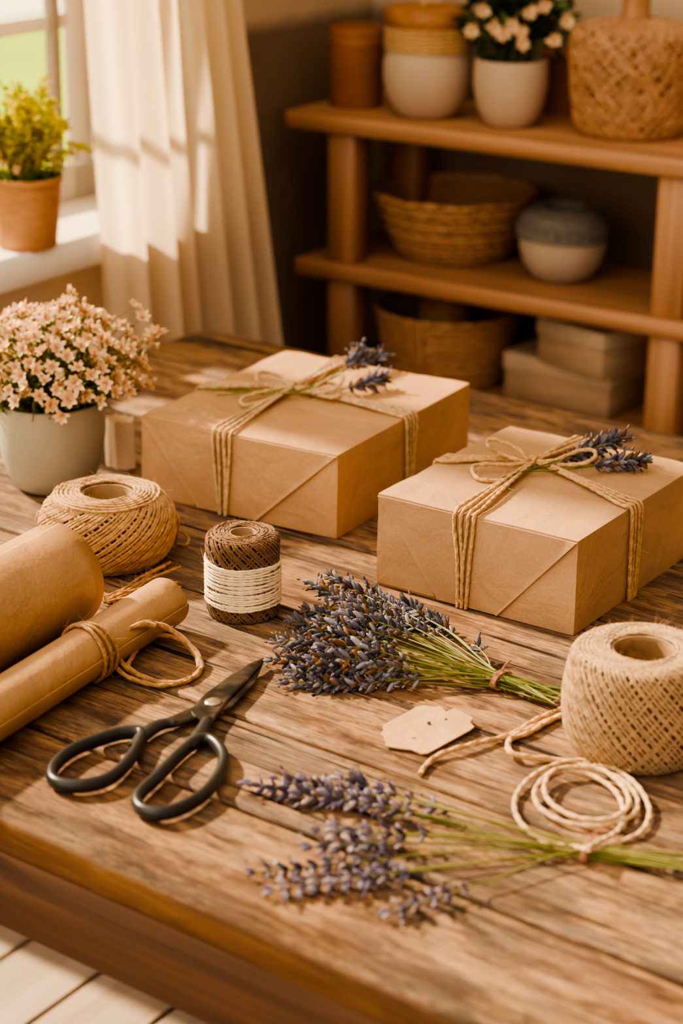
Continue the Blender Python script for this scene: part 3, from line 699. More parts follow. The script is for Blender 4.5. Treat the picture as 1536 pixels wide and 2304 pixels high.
# ------------------------------------------------------------------ kraft paper rolls
def paper_roll(label, end_px, dirp, r, L, seed, wraps=2.2, swap=0.):
    """end_px: where the far end's axis lies above the table at height r"""
    E = at(*end_px, r); q = at(*dirp, r); ax = (q-E); ax.z = 0; ax.normalize(); sd = V((0, 0, 1)).cross(ax)
    root = thing('paper_roll', label, 'paper roll', V((E.x, E.y, TZ))+ax*L*.5)
    mb = MB(); n = 220; nl = 24; vs = []
    for j in range(nl+1):
        for i in range(n+1):
            a = swap + 2*pi*wraps*i/n; rr = r*(1-.09*(1-i/n)) + .0004*noise.noise((cos(a)*2, sin(a)*2, j*.5+seed))
            if i > n-8: rr += (i-n+8)*.0001
            wv = .0016*noise.noise((a*1.2, seed, 0)) if j == 0 else 0
            vs.append(E + ax*(L*j/nl+wv) + sd*(rr*cos(a)) + V((0, 0, rr*sin(a))))
    m = n+1; mb.add(vs, [(j*m+i, j*m+i+1, (j+1)*m+i+1, (j+1)*m+i) for j in range(nl) for i in range(n)])
    o = mb.build('rolled_sheet', M_roll, root); sl = o.modifiers.new('thick', 'SOLIDIFY'); sl.thickness = .0006; sl.offset = -1
    return root, E, ax, sd
rr = .0262
pr, E, ax, sd = paper_roll('slim kraft paper roll tied with twine, beside the scissors', (374, 1353), (0, 1592), rr, .62, 3, 2.3, -1.75)
mb = MB(); tc = E + ax*((at(205, 1470, rr)-E).dot(ax))
for q in range(3):
    c0 = tc+ax*(q-1)*.0042; tl = (q-1)*.006
    twine(mb, [c0 + ax*(tl*cos(a)) + sd*((rr+.0022)*cos(a)) + V((0, 0, (rr+.0022)*sin(a)+(.0022 if sin(a) < -.9 else 0))) for a in [2*pi*i/48 for i in range(49)]], .0019, .12)
mb.build('twine_tie', twinemat('brown_jute_tie', (.40, .22, .09)), pr)
mb = MB(); M_loop = MATS['brown_jute_tie']
lp = [(252, 1468, .022), (285, 1420, .035), (325, 1402, .038), (375, 1412, .030), (425, 1450, .016), (452, 1490, .006), (440, 1520, .003), (395, 1537, .003), (340, 1530, .004), (290, 1505, .008), (262, 1470, .020), (278, 1425, .036), (318, 1404, .040), (350, 1408, .037)]
twine(mb, spline([at(*q) for q in lp], 12), .0029, .12)
lp = [(255, 1490, .012), (275, 1515, .007), (310, 1532, .004), (365, 1543, .003), (420, 1532, .003), (430, 1524, .004)]
twine(mb, spline([at(*q) for q in lp], 12), .0022, .12)
lp = [(285, 1500, .010), (320, 1446, .010), (360, 1430, .012), (405, 1440, .012), (440, 1475, .007), (447, 1502, .005)]
twine(mb, spline([at(*q) for q in lp], 12), .0022, .1)
for q in range(3): twine(mb, [at(255, 1472, .021)+V((.004*cos(a), .003*sin(a)+(q-1)*.003, .007*sin(a))) for a in [2*pi*i/20 for i in range(21)]], .0022, .3)
mb.build('twine_loop', M_loop, pr)
R2 = .055
paper_roll('thick untied kraft paper roll lying behind the slim tied roll', (133, 1293), (-240, 1500), R2, .5, 8, 2.1, .9)

# ------------------------------------------------------------------ scissors
zc = .0085
sc_ = thing('scissors', 'black handled scissors with dark steel blades, slightly open handles', 'scissors', at(478, 1585))
def ring(pts, neck, name):
    mb = MB(); p = spline([at(a, b, zc) for a, b in pts], 10, True); mb.tube(p, .0052, 14, closed=True, up=(0, 0, 1), flat=1.25)
    q = spline([at(a, b, z) for a, b, z, r in neck], 8); rs = []
    for i in range(len(q)):
        t = i/(len(q)-1)*(len(neck)-1); k = min(len(neck)-2, int(t)); rs.append(neck[k][3]+(neck[k+1][3]-neck[k][3])*(t-k))
    mb.tube(q, rs, 14, up=(0, 0, 1), flat=.8)
    return mb.build(name, M_black, sc_)
ring([(318, 1652), (272, 1650), (215, 1667), (160, 1690), (124, 1722), (117, 1750), (138, 1765), (185, 1768), (235, 1757), (268, 1735), (300, 1697)],
     [(300, 1680, zc, .0046), (322, 1655, zc, .0068), (348, 1636, zc, .0066), (372, 1628, zc-.001, .0058), (392, 1626, zc-.001, .0056)], 'handle')
ring([(436, 1672), (398, 1703), (352, 1750), (318, 1782), (308, 1804), (322, 1823), (362, 1830), (410, 1817), (458, 1787), (492, 1745), (503, 1707), (490, 1679), (466, 1664)],
     [(425, 1682, zc, .005), (447, 1658, zc, .0078), (456, 1640, zc+.001, .0062), (462, 1628, zc+.001, .0056), (466, 1620, zc+.001, .0052)], 'handle')
def blade(pts, z, t, name, ridge=None):
    mb = MB(); n = len(pts); P = [at(a, b, z) for a, b in pts]; c = sum((p for p in P), V((0, 0, 0)))/n
    top = [p+V((0, 0, t)) for p in P]; ins = [(p+(c-p)*.16)+V((0, 0, t+.0009)) for p in P]
    mb.add(P+top+ins, [tuple(range(n-1, -1, -1)), tuple(range(2*n, 3*n))] + [(i, (i+1) % n, n+(i+1) % n, n+i) for i in range(n)] + [(n+i, n+(i+1) % n, 2*n+(i+1) % n, 2*n+i) for i in range(n)])
    return mb.build(name, M_steel, sc_, smooth=False)
blade([(378, 1638), (374, 1622), (415, 1604), (470, 1582), (528, 1537), (594, 1489), (572, 1540), (524, 1590), (480, 1612), (440, 1622), (400, 1636)], .0058, .0022, 'blade')
blade([(476, 1630), (452, 1628), (430, 1603), (437, 1592), (461, 1566), (524, 1519), (562, 1497), (592, 1485), (586, 1499), (558, 1533), (512, 1580)], .0084, .0022, 'blade')
pv = at(479, 1581, .0112); MB().lathe([(.0078, 0), (.0078, .0012), (.006, .0024), (.003, .003), (0, .0031)], 24, pv).build('pivot_screw', M_screw, sc_)

# ------------------------------------------------------------------ gift tag
tg = thing('gift_tag', 'kraft card gift tag with notched corners lying near the lavender bunch', 'gift tag', at(962, 1645))
op = [(855, 1653), (862, 1646), (861, 1634), (910, 1608), (936, 1593), (955, 1589), (975, 1593), (990, 1592), (1003, 1604), (1022, 1596), (1045, 1607), (1064, 1617), (1057, 1627), (1066, 1638), (1057, 1645), (1008, 1672), (962, 1697), (947, 1698), (926, 1689), (905, 1687), (868, 1681), (866, 1668), (862, 1658)]
zt = lambda x, y: .0022 + .0045*max(0, (x-900)/160)*max(0, (1700-y)/100)
P = [at(a, b, zt(a, b)) for a, b in op]; n = len(P); cc = sum(P, V((0, 0, 0)))/n
mb = MB(); mb.add([p for p in P]+[p+V((0, 0, .0013)) for p in P]+[cc, cc+V((0, 0, .0013))], [(i, (i+1) % n, n+(i+1) % n, n+i) for i in range(n)]+[(n+i, n+(i+1) % n, 2*n+1) for i in range(n)]+[((i+1) % n, i, 2*n) for i in range(n)])
mb.build('card', M_tag, tg, smooth=False)
mb = MB()
def spot(x, y, rx, ry, rot=0):
    c0 = at(x, y, zt(x, y)+.0010); mb.add([c0+V((0, 0, .0007))]+[c0+V((rx*cos(a)*cos(rot)-ry*sin(a)*sin(rot), rx*cos(a)*sin(rot)+ry*sin(a)*cos(rot), .0007)) for a in [2*pi*i/16 for i in range(16)]], [(0, 1+i, 1+(i+1) % 16) for i in range(16)])
spot(968, 1629, .0032, .0042); spot(1003, 1620, .0015, .002)
hm = mb.build('punched_hole', M_dark, tg); mb = MB()
spot(921, 1659, .0028, .0024, .5); spot(933, 1652, .0034, .002, .9); spot(931, 1662, .0022, .002); spot(939, 1648, .0018, .0028)
mb.build('printed_mark', mottled('brown_ink', (.19, .10, .05), .2, 200, .8), tg)

# ------------------------------------------------------------------ coil of pale twine and the loose strand
co = thing('twine_coil', 'coil of pale jute cord beside the tall twine roll', 'twine', at(1300, 1810))
mb = MB(); random.seed(9)
cp = [(1420, 1733, .010), (1340, 1712, .006), (1262, 1716, .005), (1195, 1748, .005), (1158, 1798, .004), (1170, 1850, .004), (1225, 1893, .004), (1300, 1907, .012), (1325, 1909, .018), (1330, 1902, .018), (1390, 1868, .006), (1402, 1820, .005), (1375, 1772, .006), (1310, 1738, .007), (1240, 1740, .008), (1203, 1778, .008), (1215, 1818, .006), (1270, 1850, .005), (1345, 1858, .005),
      (1420, 1836, .006), (1432, 1796, .008), (1395, 1752, .009), (1320, 1728, .010), (1250, 1732, .011), (1224, 1768, .010), (1240, 1808, .008), (1300, 1840, .008), (1370, 1842, .009), (1412, 1815, .010), (1405, 1775, .012), (1360, 1735, .012), (1300, 1722, .012)]
twine(mb, spline([at(*q) for q in cp], 14), .0021, .02)
cp = [(1300, 1728, .009), (1370, 1726, .009), (1430, 1765, .010), (1460, 1820, .006), (1445, 1868, .004), (1395, 1895, .003), (1350, 1908, .010), (1322, 1912, .018)]
twine(mb, spline([at(*q) for q in cp], 14), .0021, .02)
mb.build('cord', M_twinec, co)
ls = thing('twine_strand', 'loose jute strand trailing from the tall roll past the gift tag', 'twine', at(1100, 1680))
mb = MB()
twine(mb, spline([at(*q) for q in [(945, 1742, .003), (958, 1722, .003), (985, 1700, .004), (1030, 1683, .006), (1090, 1668, .005), (1150, 1652, .003), (1200, 1622, .003), (1240, 1604, .003), (1290, 1585, .004)]], 12), .0024, .1)
twine(mb, spline([at(*q) for q in [(1288, 1598, .003), (1240, 1618, .003), (1190, 1640, .003), (1155, 1656, .003), (1142, 1675, .006), (1150, 1694, .008), (1185, 1703, .006), (1240, 1708, .003), (1290, 1716, .003), (1330, 1722, .003)]], 12), .0026, .05)
twine(mb, spline([at(*q) for q in [(1150, 1662, .003), (1190, 1648, .004), (1235, 1622, .004), (1290, 1600, .003)]], 12), .0024, .1)
mb.build('strand', M_twine, ls)

# frayed scrap behind the slim paper roll
fs_ = thing('frayed_jute', 'frayed jute scrap tucked behind the slim paper roll', 'jute scrap', at(360, 1310))
mb = MB(); random.seed(14)
for q in range(9):
    x0, y0 = 240+random.uniform(-10, 20), 1352+random.uniform(-12, 8)
    x1, y1 = random.choice([(385, 1262), (408, 1272), (372, 1272), (410, 1320), (395, 1300), (350, 1292), (404, 1310)])
    m1 = ((x0+x1)/2+random.uniform(-12, 12), (y0+y1)/2-random.uniform(-6, 8))
    twine(mb, spline([at(x0, y0, .004), at(*m1, .006+random.random()*.004), at(x1+random.uniform(-6, 6), y1+random.uniform(-5, 5), random.uniform(.003, .014))], 10), .0016, .5)
mb.build('fibres', twinemat('frayed_jute_fibre', (.42, .22, .09)), fs_)

# ------------------------------------------------------------------ flower pot on the table
def flower(mb, c, d, r, n=7):
    d = d.normalized(); a = d.orthogonal().normalized(); b = d.cross(a)
    for k in range(n):
        ph = 2*pi*(k+random.uniform(-.2, .2))/n; rad = a*cos(ph)+b*sin(ph)
        mb.leaf(c, rad*.85+d*random.uniform(.1, .65), r*random.uniform(.8, 1.15), r*.5, .12, up=d)
    for k in range(4):
        ph = 2*pi*k/4+.4; rad = a*cos(ph)+b*sin(ph); mb.leaf(c, rad*.45+d, r*.62, r*.34, -.1, up=-rad)
c = at(121, 1092); s = pxs(c)
fp = thing('flower_pot', 'sage grey pot overflowing with small cream star flowers', 'potted flowers', c)
MB().lathe(f((1, 0), (72, 0), (84, 8), (101, 38), (114, 82), (120, 130), (121, 172), (119, 204), (121, 206), (117, 207), (113, 203), (113, 172), (111, 130), (60, 110), (0, 110)), 64, c).build('pot', M_potgrey, fp)
MB().lathe(f((0, 176), (60, 178), (113, 172)), 32, c).build('soil', M_soil, fp)
random.seed(77); fo = MB(); stm = MB(); heads = []
top = c+V((0, 0, 190*s))
def dome(n, rmin=.86, rmax=1.03):
    out = []
    for i in range(n):
        ph = i*2.39996; t = (i+.5)/n; z = 1-1.02*t; rad = math.sqrt(max(0, 1-z*z)); out.append((V((rad*cos(ph), rad*sin(ph), z)), random.uniform(rmin, rmax)))
    return out
Rx, Rz = 205*s, 212*s
for d, q in dome(215):
    p = top + V((d.x*Rx*q+16*s, d.y*Rx*.8*q, d.z*Rz*q+18*s)); heads.append((p, d))
for d, q in dome(40, .5, .8):
    heads.append((top+V((d.x*Rx*q+10*s, d.y*Rx*.8*q, abs(d.z)*Rz*q+20*s)), d+V((0, -.4, .4))))
for px, py in ((362, 748), (330, 770), (345, 755), (300, 690), (320, 715), (155, 662)):
    p = at(px, py, 0); dd = (p-CAM).normalized(); heads.append((CAM+ray(px, py)*((top-CAM).dot(_F)), V((.5, -.2, .7))))
heads = [h for h in heads if h[0].z > top.z+42*s or random.random() < .3]
heads.sort(key=lambda h: (h[0]-CAM).length)
for p, d in heads:
    b = top + V((random.gauss(0, 40), random.gauss(0, 40), random.uniform(-20, 5)))*s; b.z = min(b.z, top.z)
    m = b.lerp(p, .55)+V((random.gauss(0, 8), random.gauss(0, 8), 14))*s
    stm.tube(spline([b, m, p], 5), .0006, 4, caps=False)
    for q in range(5):
        t = random.uniform(.25, .85); o = b.lerp(p, t)+V((random.gauss(0, 7), random.gauss(0, 7), random.gauss(0, 7)))*s
        fo.leaf(o, (p-b).normalized()+V((random.gauss(0, .7), random.gauss(0, .7), random.gauss(0, .4))), random.uniform(18, 34)*s, random.uniform(5, 9)*s, random.uniform(-.3, .3))
for i in range(380):                         # low leaves spilling over the rim
    a = random.uniform(0, 2*pi); rr_ = random.uniform(20, 112)*s; o = c+V((rr_*cos(a), rr_*sin(a), random.uniform(180, 235)*s))
    fo.leaf(o, V((cos(a)*.9+random.gauss(0, .4), sin(a)*.9+random.gauss(0, .4), random.uniform(.1, 1.2))), random.uniform(22, 46)*s, random.uniform(6, 11)*s, random.uniform(-.4, .1))
for i in range(40):                          # thin grassy tips at the right
    o = top+V((random.uniform(60, 110), random.uniform(-60, 40), random.uniform(10, 50)))*s
    fo.leaf(o, V((1, random.gauss(-.2, .4), random.gauss(.15, .35))), random.uniform(40, 75)*s, 3.2*s, random.uniform(-.3, .2))
fo.build('foliage', M_leaf, fp); stm.build('stems', M_stem, fp)
rest = MB(); nfl = 0
for i, (p, d) in enumerate(heads):
    facing = d.dot(CAM-top)
    r_ = random.uniform(17, 28)*s; dd = d+V((random.gauss(0, .35), random.gauss(0, .35)-.15, random.gauss(.15, .3)))
    if nfl < 98 and d.y < .45:
        m = MB(); flower(m, p, dd, r_); m.build('flower', M_petal, fp); nfl += 1
    else: flower(rest, p, dd, r_)
ob = rest.build('blossom', M_petal, fp); ob['kind'] = 'stuff'
bd = MB()
for i in range(260):
    p, d = random.choice(heads); o = p+V((random.gauss(0, 17), random.gauss(0, 17), random.gauss(-6, 14)))*s
    bd.drop(o-d*4*s, d+V((random.gauss(0, .5), random.gauss(0, .5), .5)), random.uniform(8, 15)*s, random.uniform(3.2, 5.5)*s, 6)
ob = bd.build('buds', M_budm, fp); ob['kind'] = 'stuff'

# small cream pouch behind the pot
c = at(272, 1048); s = pxs(c)
po = thing('paper_pouch', 'small cream paper pouch with a ragged top, between pot and larger box', 'pouch', c)
mb = MB(); n = 40; vs = []
lv = [0, 10, 30, 60, 90, 104, 112]
for iz, z in enumerate(lv):
    for i in range(n):
        a = 2*pi*i/n; q = 1+.05*sin(a*5+.4*iz)+.03*sin(a*9); rx = (42 if iz < 5 else 40)*q; z2 = z + (5*noise.noise((cos(a)*4, sin(a)*4, 1)) if iz >= 5 else 0)
        vs.append(c+(e1*(rx*cos(a)*.9)+e2*(-rx*.62*sin(a)))*s+V((0, 0, z2*s)))
fs = [(j*n+i, j*n+(i+1) % n, (j+1)*n+(i+1) % n, (j+1)*n+i) for j in range(len(lv)-1) for i in range(n)]+[tuple(range(n-1, -1, -1))]
b0 = len(vs)
for i in range(n): a = 2*pi*i/n; vs.append(c+(e1*(30*cos(a))+e2*(-18*sin(a)))*s+V((0, 0, 92*s)))
fs += [((len(lv)-1)*n+i, (len(lv)-1)*n+(i+1) % n, b0+(i+1) % n, b0+i) for i in range(n)]+[tuple(b0+i for i in range(n))]
mb.add(vs, fs); mb.build('pouch_body', M_bag, po)

# ------------------------------------------------------------------ window sill plant
CLAMP = None
c = hit(62, 553, V((0, 0, zs)), V((0, 0, 1))); s = pxs(c)
pl = thing('sill_plant', 'yellow green plant in a woven tan pot on the window sill', 'potted plant', c)
MB().lathe(f((1, 0), (62, 0), (66, 4), (70, 40), (76, 100), (80, 145), (84, 148), (84, 160), (79, 161), (74, 150), (66, 120), (0, 118)), 48, c).build('pot', M_terr, pl)
MB().lathe(f((0, 142), (40, 143), (74, 140)), 24, c).build('soil', M_soil, pl)
random.seed(88); fo = MB(); wf_ = MB()
for i in range(64):
    a = random.uniform(0, 2*pi); q = math.sqrt(random.random()); b = c+V((30*q*cos(a), 30*q*sin(a), 140))*s
    tp = c+V((150*q*cos(a)+4, 120*q*sin(a)*.7, random.uniform(270, 415)-60*q))*s
    pth = spline([b, b.lerp(tp, .5)+V((0, 0, 12*s)), tp], 6); fo.tube(pth, 1.4*s, 4, caps=False)
    for k in range(32):
        t = random.uniform(.3, 1); o = pth[min(len(pth)-1, int(t*(len(pth)-1)))]
        fo.leaf(o, V((random.gauss(0, 1), random.gauss(0, 1), random.gauss(.6, .6))), random.uniform(14, 28)*s, random.uniform(6, 11)*s, random.uniform(-.2, .2))
fo.build('foliage', M_yel, pl)
fo = MB()
for i in range(160):
    a = random.uniform(0, 2*pi); q = math.sqrt(random.random()); fo.leaf(c+V((66*q*cos(a), 66*q*sin(a), 148))*s, V((cos(a)*.6, sin(a)*.6, random.uniform(.4, 1.2))), random.uniform(18, 42)*s, 8*s, -.2)
fo.build('lower_leaves', M_leaf, pl)
for i in range(16):
    a = random.uniform(0, 2*pi); q = random.uniform(.3, 1); m = MB()
    flower(m, c+V((62*q*cos(a)+6, 62*q*sin(a)-14, random.uniform(175, 215)))*s, V((random.gauss(0, .5), -1, .7)), 13*s, 6); m.build('white_flower', M_petal, pl)

# ------------------------------------------------------------------ shelving unit and what stands on it
TS = Matrix(((eB.x, -eL.x, 0, SH0.x), (eB.y, -eL.y, 0, SH0.y), (0, 0, 1, 0), (0, 0, 0, 1)))    # x right along the shelf, y back, z up
sl_ = lambda p: TS.inverted() @ p
SN = eL; SP = SH0
def onS(px, py): return sl_(hit(px, py, SH0, eL))
BT = .028                                    # board thickness
Z3 = onS(1430, 1000).z
xl1 = onS(640, 262).x; xl2 = onS(662, 585).x
sh = thing('shelving_unit', 'open honey coloured wooden shelving unit against the back wall', 'shelf', SH0*1. - V((0, 0, SH0.z)) + eB*.7, SA)
XR = 1.45
for z, xl in ((ZS1, xl1), (ZS2, xl2), (Z3, xl2), (.10, xl2)):
    b = MB(); b.box((xl, 0, z-BT), (XR, SDEP, z), TS, .003); b.build('shelf_board', M_shelf, sh)
pxl = [(onS(727, 420).x, onS(785, 420).x), (onS(1463, 560).x, onS(1536, 560).x)]
for (a, b_) in pxl:
    wdt = .052
    for yy in (.012, SDEP-.06):
        zs_ = [(0, .10-BT), (.10, Z3-BT), (Z3, ZS2-BT), (ZS2, ZS1-BT)]
        m = MB()
        for z0, z1 in zs_: m.box((a, yy, z0), (a+wdt, yy+.045, z1), TS, .003)
        m.build('post', M_shelfz, sh)
m = MB(); m.box((XR-.06, .012, 0), (XR-.01, .057, .1-BT), TS, .003); m.build('post', M_shelfz, sh)

def base(px, ybot, rb, z):                   # centre of a foot whose front touches ybot
    p = hit(px, ybot, V((0, 0, z)), V((0, 0, 1))); k = rb*sinel(p); return hit(px, ybot-k, V((0, 0, z)), V((0, 0, 1)))
def pot(name, label, cat, px, ybot, rb, z, group=None):
    c = base(px, ybot, rb, z); return thing(name, label, cat, c, group=group), c, pxs(c)
ff = lambda s, *p: [(a*s, b*s) for a, b in p]
# top shelf
o, c, s = pot('wooden_canister', 'plain brown canister at the left end of the top shelf', 'canister', 800, 246, 57, ZS1)
MB().lathe(ff(s, (1, 0), (56, 0), (59, 4), (60, 150), (60, 172), (56, 176), (53, 174), (52, 150), (0, 148)), 40, c).build('canister_body', M_clay, o)
MB().lathe(ff(s, (61, 140), (62, 142), (62, 147), (60.5, 149)), 40, c).build('rim_band', M_lid, o)
o, c, s = pot('lidded_jar', 'round cream jar with wooden lid and jute wrapped neck on the top shelf', 'jar', 960, 270, 62, ZS1)
MB().lathe(ff(s, (1, 0), (58, 0), (72, 10), (92, 45), (101, 85), (100, 120), (92, 150), (88, 158), (88, 185), (80, 186), (80, 160), (0, 150)), 48, c).build('jar_body', M_creamcer, o)
MB().lathe(ff(s, (90, 144), (94, 148), (96, 170), (94, 196), (90, 199)), 48, c).build('neck_wrap', M_band, o)
m = MB()
for q in range(6): twine(m, [c+V((95*s*cos(a), 95*s*sin(a), (151+q*8.5+2*sin(2*a+q))*s)) for a in [2*pi*i/40 for i in range(41)]], 4*s)
m.build('neck_cord', M_twine, o)
l = MB().lathe(ff(s, (1, 199), (94, 199), (97, 203), (97, 232), (90, 240), (40, 243), (0, 243)), 48, c).build('lid', M_lid, o)
m = MB(); twine(m, [c+V(((20+8*cos(3*a))*s*cos(a), (20+8*cos(3*a))*s*sin(a), 248*s)) for a in [2*pi*i/40 for i in range(41)]], 4*s); m.build('lid_knot', M_twine, o)
o, c, s = pot('potted_shelf_plant', 'white flowering plant in a cream pot on the top shelf', 'potted plant', 1145, 290, 52, ZS1)
MB().lathe(ff(s, (1, 0), (48, 0), (58, 6), (76, 45), (84, 90), (84, 125), (82, 147), (78, 148), (76, 125), (0, 120)), 40, c).build('pot', M_creamcer, o)
MB().lathe(ff(s, (0, 132), (76, 130)), 24, c).build('soil', M_soil, o)
random.seed(99); fo = MB()
for i in range(620):
    d = V((random.gauss(0, 1), random.gauss(0, 1), random.gauss(.4, .9))).normalized(); q = random.uniform(.2, 1)
    p = c+V((12, 35, 225))*s+V((d.x*128*q, d.y*80*q, d.z*112*q))*s
    fo.leaf(p, d+V((random.gauss(0, .6), random.gauss(0, .6), random.gauss(.2, .5))), random.uniform(24, 48)*s, random.uniform(10, 18)*s, random.uniform(-.2, .2))
for i in range(30): fo.tube([c+V((random.gauss(0, 20), random.gauss(0, 20), 128))*s, c+V((random.gauss(15, 70), random.gauss(0, 40), random.uniform(190, 300)))*s], 2*s, 4, caps=False)
fo.build('foliage', M_fill, o)
for px, py in ((1130, 78), (1175, 98), (1205, 20), (1245, 92), (1060, 70), (1110, 62), (1190, 30), (1225, 15), (1150, 60), (1085, 25), (1275, 50), (1170, 75)):
    m = MB(); w = (c-CAM).dot(_F)-.085; flower(m, CAM+ray(px, py)*w, V((0, -1, .3)), 21*s, 7); m.build('white_flower', M_petal, o)
o, c, s = pot('clay_pot', 'dark brown clay pot half hidden between plant and wicker jug', 'pot', 1265, 262, 50, ZS1)
MB().lathe(ff(s, (1, 0), (44, 0), (50, 60), (56, 118), (60, 120), (60, 134), (54, 134), (50, 118), (0, 100)), 36, c).build('pot_body', M_clay, o)
MB().lathe(ff(s, (0, 118), (50, 117)), 20, c).build('soil', M_soil, o)
o, c, s = pot('wicker_jug', 'large wicker covered jug with a bare neck on the top shelf', 'jug', 1415, 318, 105, ZS1)
jp = ff(s, (100, 1), (114, 12), (126, 60), (133, 120), (137, 175), (134, 215), (118, 232), (80, 242), (45, 248), (34, 250))
MB().lathe([(1e-4, 0)]+[(a-.003, b) for a, b in jp]+[(1e-4, 250*s)], 48, c).build('jug_body', M_wickj, o)
m = MB(); wind(m, jp, 34, 2.6, 5*s, c, 91, 1.2, 0, 36); wind(m, jp, 26, 1.2, 4.6*s, c, 92, 1.2, 0, 30); wind(m, jp, 12, 5, 4*s, c, 93, 1.5, 0, 50)
m.build('wicker_cover', M_cane, o)
MB().lathe(ff(s, (34, 240), (31, 252), (30, 290), (34, 308), (34, 314), (26, 314), (24, 290), (22, 250)), 32, c).build('neck', M_cane, o)
# middle shelf
def woven(mb, prof, c, strands, r, rows):
    """stakes plus weavers: rows of cord going round, rising and falling past the stakes"""
    P = spline([V((a, 0, b)) for a, b in prof], 6)
    for q in range(rows):
        p = P[int(q*(len(P)-1)/(rows-1))]
        mb.tube([c+V(((p.x+r*.7*cos(strands*a/2+pi*q))*cos(a), (p.x+r*.7*cos(strands*a/2+pi*q))*sin(a), p.z)) for a in [2*pi*i/96 for i in range(96)]], r, 6, closed=True)
o, c, s = pot('basket_bowl', 'wide round honey wicker bowl on the middle shelf', 'basket', 1022, 598, 110, ZS2)
bp = ff(s, (100, 2), (124, 12), (148, 55), (166, 100), (178, 140))
MB().lathe([(1e-4, .001)]+[(a-.002, b) for a, b in bp]+[(a-.006, b) for a, b in bp[::-1]]+[(1e-4, .006)], 48, c).build('inner_shell', M_wickd, o)
m = MB(); woven(m, bp, c, 46, 4.4*s, 19); m.build('woven_side', M_wick, o)
m = MB(); twine(m, [c+V((180*s*cos(a), 180*s*sin(a), (143+2*sin(9*a))*s)) for a in [2*pi*i/80 for i in range(81)]], 6*s); m.build('rim', M_wick, o)
o, c, s = pot('two_tone_jar', 'small round stone jar with a grey yarn top on the middle shelf', 'jar', 1262, 641, 62, ZS2)
MB().lathe(ff(s, (1, 0), (52, 0), (68, 8), (88, 38), (98, 72), (99, 98)), 48, c).build('jar_body', M_stone, o)
MB().lathe(ff(s, (99, 97), (101, 100), (101, 125), (94, 142), (76, 156), (52, 164), (46, 164), (43, 156), (42, 100), (0, 90)), 48, c).build('yarn_top', M_greytop, o)
m = MB(); random.seed(6)
for q in range(12):
    z = 100+q*5.2; R_ = (102 if z < 126 else 102-(z-126)*.72)
    twine(m, [c+V((R_*s*cos(a), R_*s*sin(a), (z+2*sin(2*a+q))*s)) for a in [2*pi*i/40 for i in range(41)]], 3.6*s)
m.build('yarn_winding', M_greytop, o)
# lower shelf
o, c, s = pot('low_basket', 'low round brown basket with a pale wrap band on the lower shelf', 'basket', 1005, 880, 115, Z3)
bp = ff(s, (118, 2), (132, 14), (146, 70), (154, 120), (158, 158))
MB().lathe([(1e-4, .001)]+[(a-.002, b) for a, b in bp]+[(a-.006, b) for a, b in bp[::-1]]+[(1e-4, .006)], 48, c).build('inner_shell', M_wickd, o)
m = MB(); woven(m, bp, c, 50, 4.*s, 21); m.build('woven_side', M_wickd, o)
m = MB(); twine(m, [c+V((160*s*cos(a), 160*s*sin(a), 160*s)) for a in [2*pi*i/60 for i in range(61)]], 6*s); m.build('rim', M_wickd, o)
m = MB(); an = math.atan2(-1, -.55)
for q in (-.07, 0, .07): m.tube([c+V((cos(an+q)*(a+5*s), sin(an+q)*(a+5*s), b)) for a, b in bp], 5*s, 6)
m.build('wrap_band', M_cane, o)
cb, bs = c, s
o = thing('small_basket_jar', 'small wooden lidded pot standing inside the low basket', 'pot', c+V((-8*s, 20*s, .007)))
cc2 = c+V((-8*s, 20*s, .007))
MB().lathe(ff(s, (1, 0), (56, 0), (60, 6), (62, 150), (50, 172), (44, 178), (44, 206), (40, 208), (0, 208)), 36, cc2).build('pot_body', M_wick, o)
MB().lathe(ff(s, (1, 208), (50, 208), (52, 211), (52, 222), (46, 226), (0, 226)), 36, cc2).build('lid', M_lid, o)
def keepsake(label, px, py, z, w, d, h, yaw, zc):
    c = hit(px, py, V((0, 0, z)), V((0, 0, 1)))
    o = thing('storage_box', label, 'box', c, yaw, 'pale storage boxes on the lower shelf'); T = Matrix.Translation(c) @ Matrix.Rotation(yaw, 4, 'Z')
    MB().box((-w, 0, .001), (0, d, h*.62), T, .002).build('box_base', M_page, o)
    MB().box((-w-.003, -.003, h*.62), (.003, d+.003, h), T, .003).build('lid', M_book, o); return c, o, T
s = pxs(hit(1250, 945, V((0, 0, Z3)), V((0, 0, 1))))
c1, o1, Tb1 = keepsake('large pale storage box at the bottom of the stack', 1366, 946, Z3, 268*s*1.04, .135, 112*s, SA-.06, 0)
c2, o2, Tb2 = keepsake('smaller pale storage box on top of the stack', 1352, 856, Z3+112*s+.0005, 200*s*1.0, .115, 104*s, SA-.28, 0)
cc = Tb2 @ V((-.045, .05, 104*s+.001))
o = thing('cord_coil', 'small knot of cream cord on top of the storage boxes', 'cord', cc)
m = MB()
for q in range(4): twine(m, [cc+V(((26-q*3)*s*cos(a), (26-q*3)*s*sin(a), (5+q*9+2*sin(3*a))*s)) for a in [2*pi*i/30 for i in range(31)]], 5*s)
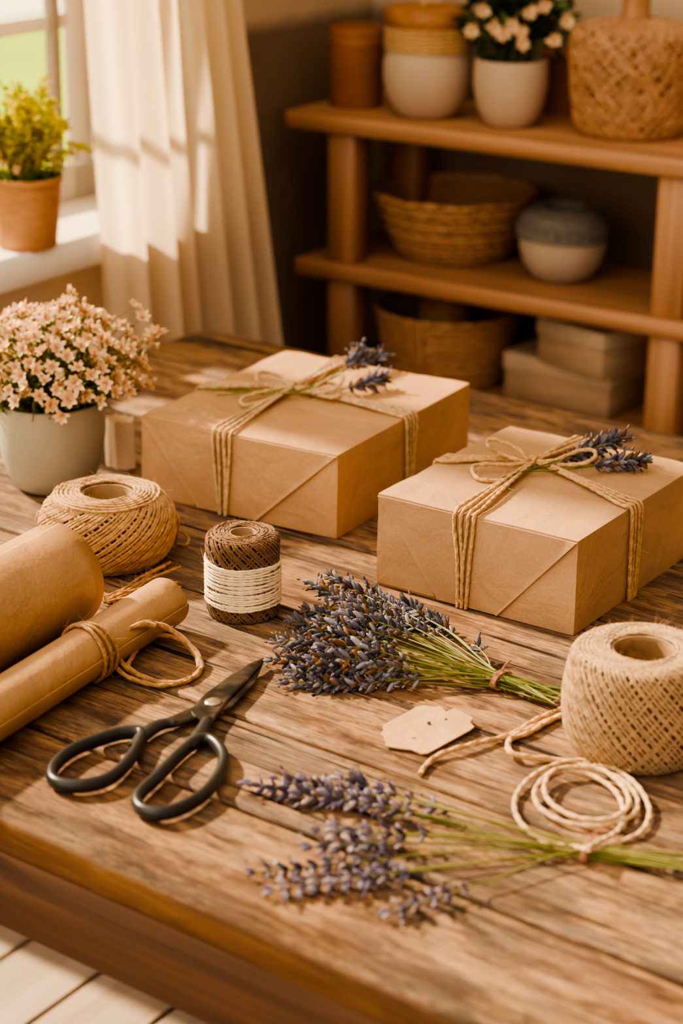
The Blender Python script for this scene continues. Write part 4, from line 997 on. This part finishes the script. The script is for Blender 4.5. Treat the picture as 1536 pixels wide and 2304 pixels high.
m.ball(cc+V((0, 0, 38*s)), 14*s, 10, 6); m.build('cord', M_cream, o)

# ------------------------------------------------------------------ light
def sun(name, d, strength, color, angle):
    l = bpy.data.lights.new(name, 'SUN'); l.energy = strength; l.color = color; l.angle = R(angle)
    o = bpy.data.objects.new(name, l); col.objects.link(o); o.rotation_euler = V(d).to_track_quat('-Z', 'Y').to_euler(); o.location = (-2, 3, 4); return o
az = math.atan2(-.60, .80)
el = R(35)
sun('sun', (cos(az)*cos(el), sin(az)*cos(el), -sin(el)), 10., (1, .745, .50), 2.8)
w = bpy.data.worlds.new('sky'); bpy.context.scene.world = w; w.use_nodes = True; nt = w.node_tree; nt.nodes.clear()
tc = nt.nodes.new('ShaderNodeTexCoord'); dp = nt.nodes.new('ShaderNodeVectorMath'); dp.operation = 'DOT_PRODUCT'
nt.links.new(tc.outputs['Generated'], dp.inputs[0]); dp.inputs[1].default_value = V((-.80, -.30, .55)).normalized()
cr = nt.nodes.new('ShaderNodeValToRGB'); nt.links.new(dp.outputs['Value'], cr.inputs[0])
mr = nt.nodes.new('ShaderNodeMapRange'); mr.inputs[1].default_value = -1; mr.inputs[2].default_value = 1; nt.links.new(dp.outputs['Value'], mr.inputs[0]); nt.links.new(mr.outputs[0], cr.inputs[0])
e = cr.color_ramp.elements; e[0].position = .25; e[0].color = (.10, .072, .052, 1); e[1].position = .98; e[1].color = (1.0, .83, .63, 1)
m_ = e.new(.66); m_.color = (.26, .185, .12, 1)
bg = nt.nodes.new('ShaderNodeBackground'); nt.links.new(cr.outputs[0], bg.inputs[0]); bg.inputs[1].default_value = 2.45
wo = nt.nodes.new('ShaderNodeOutputWorld'); nt.links.new(bg.outputs[0], wo.inputs[0])
sc = bpy.context.scene
sc.view_settings.view_transform = 'AgX'; sc.view_settings.look = 'AgX - High Contrast'; sc.view_settings.exposure = .48; sc.view_settings.gamma = 1.
sc.cycles.max_bounces = 8; sc.cycles.transparent_max_bounces = 8; sc.cycles.use_denoising = True
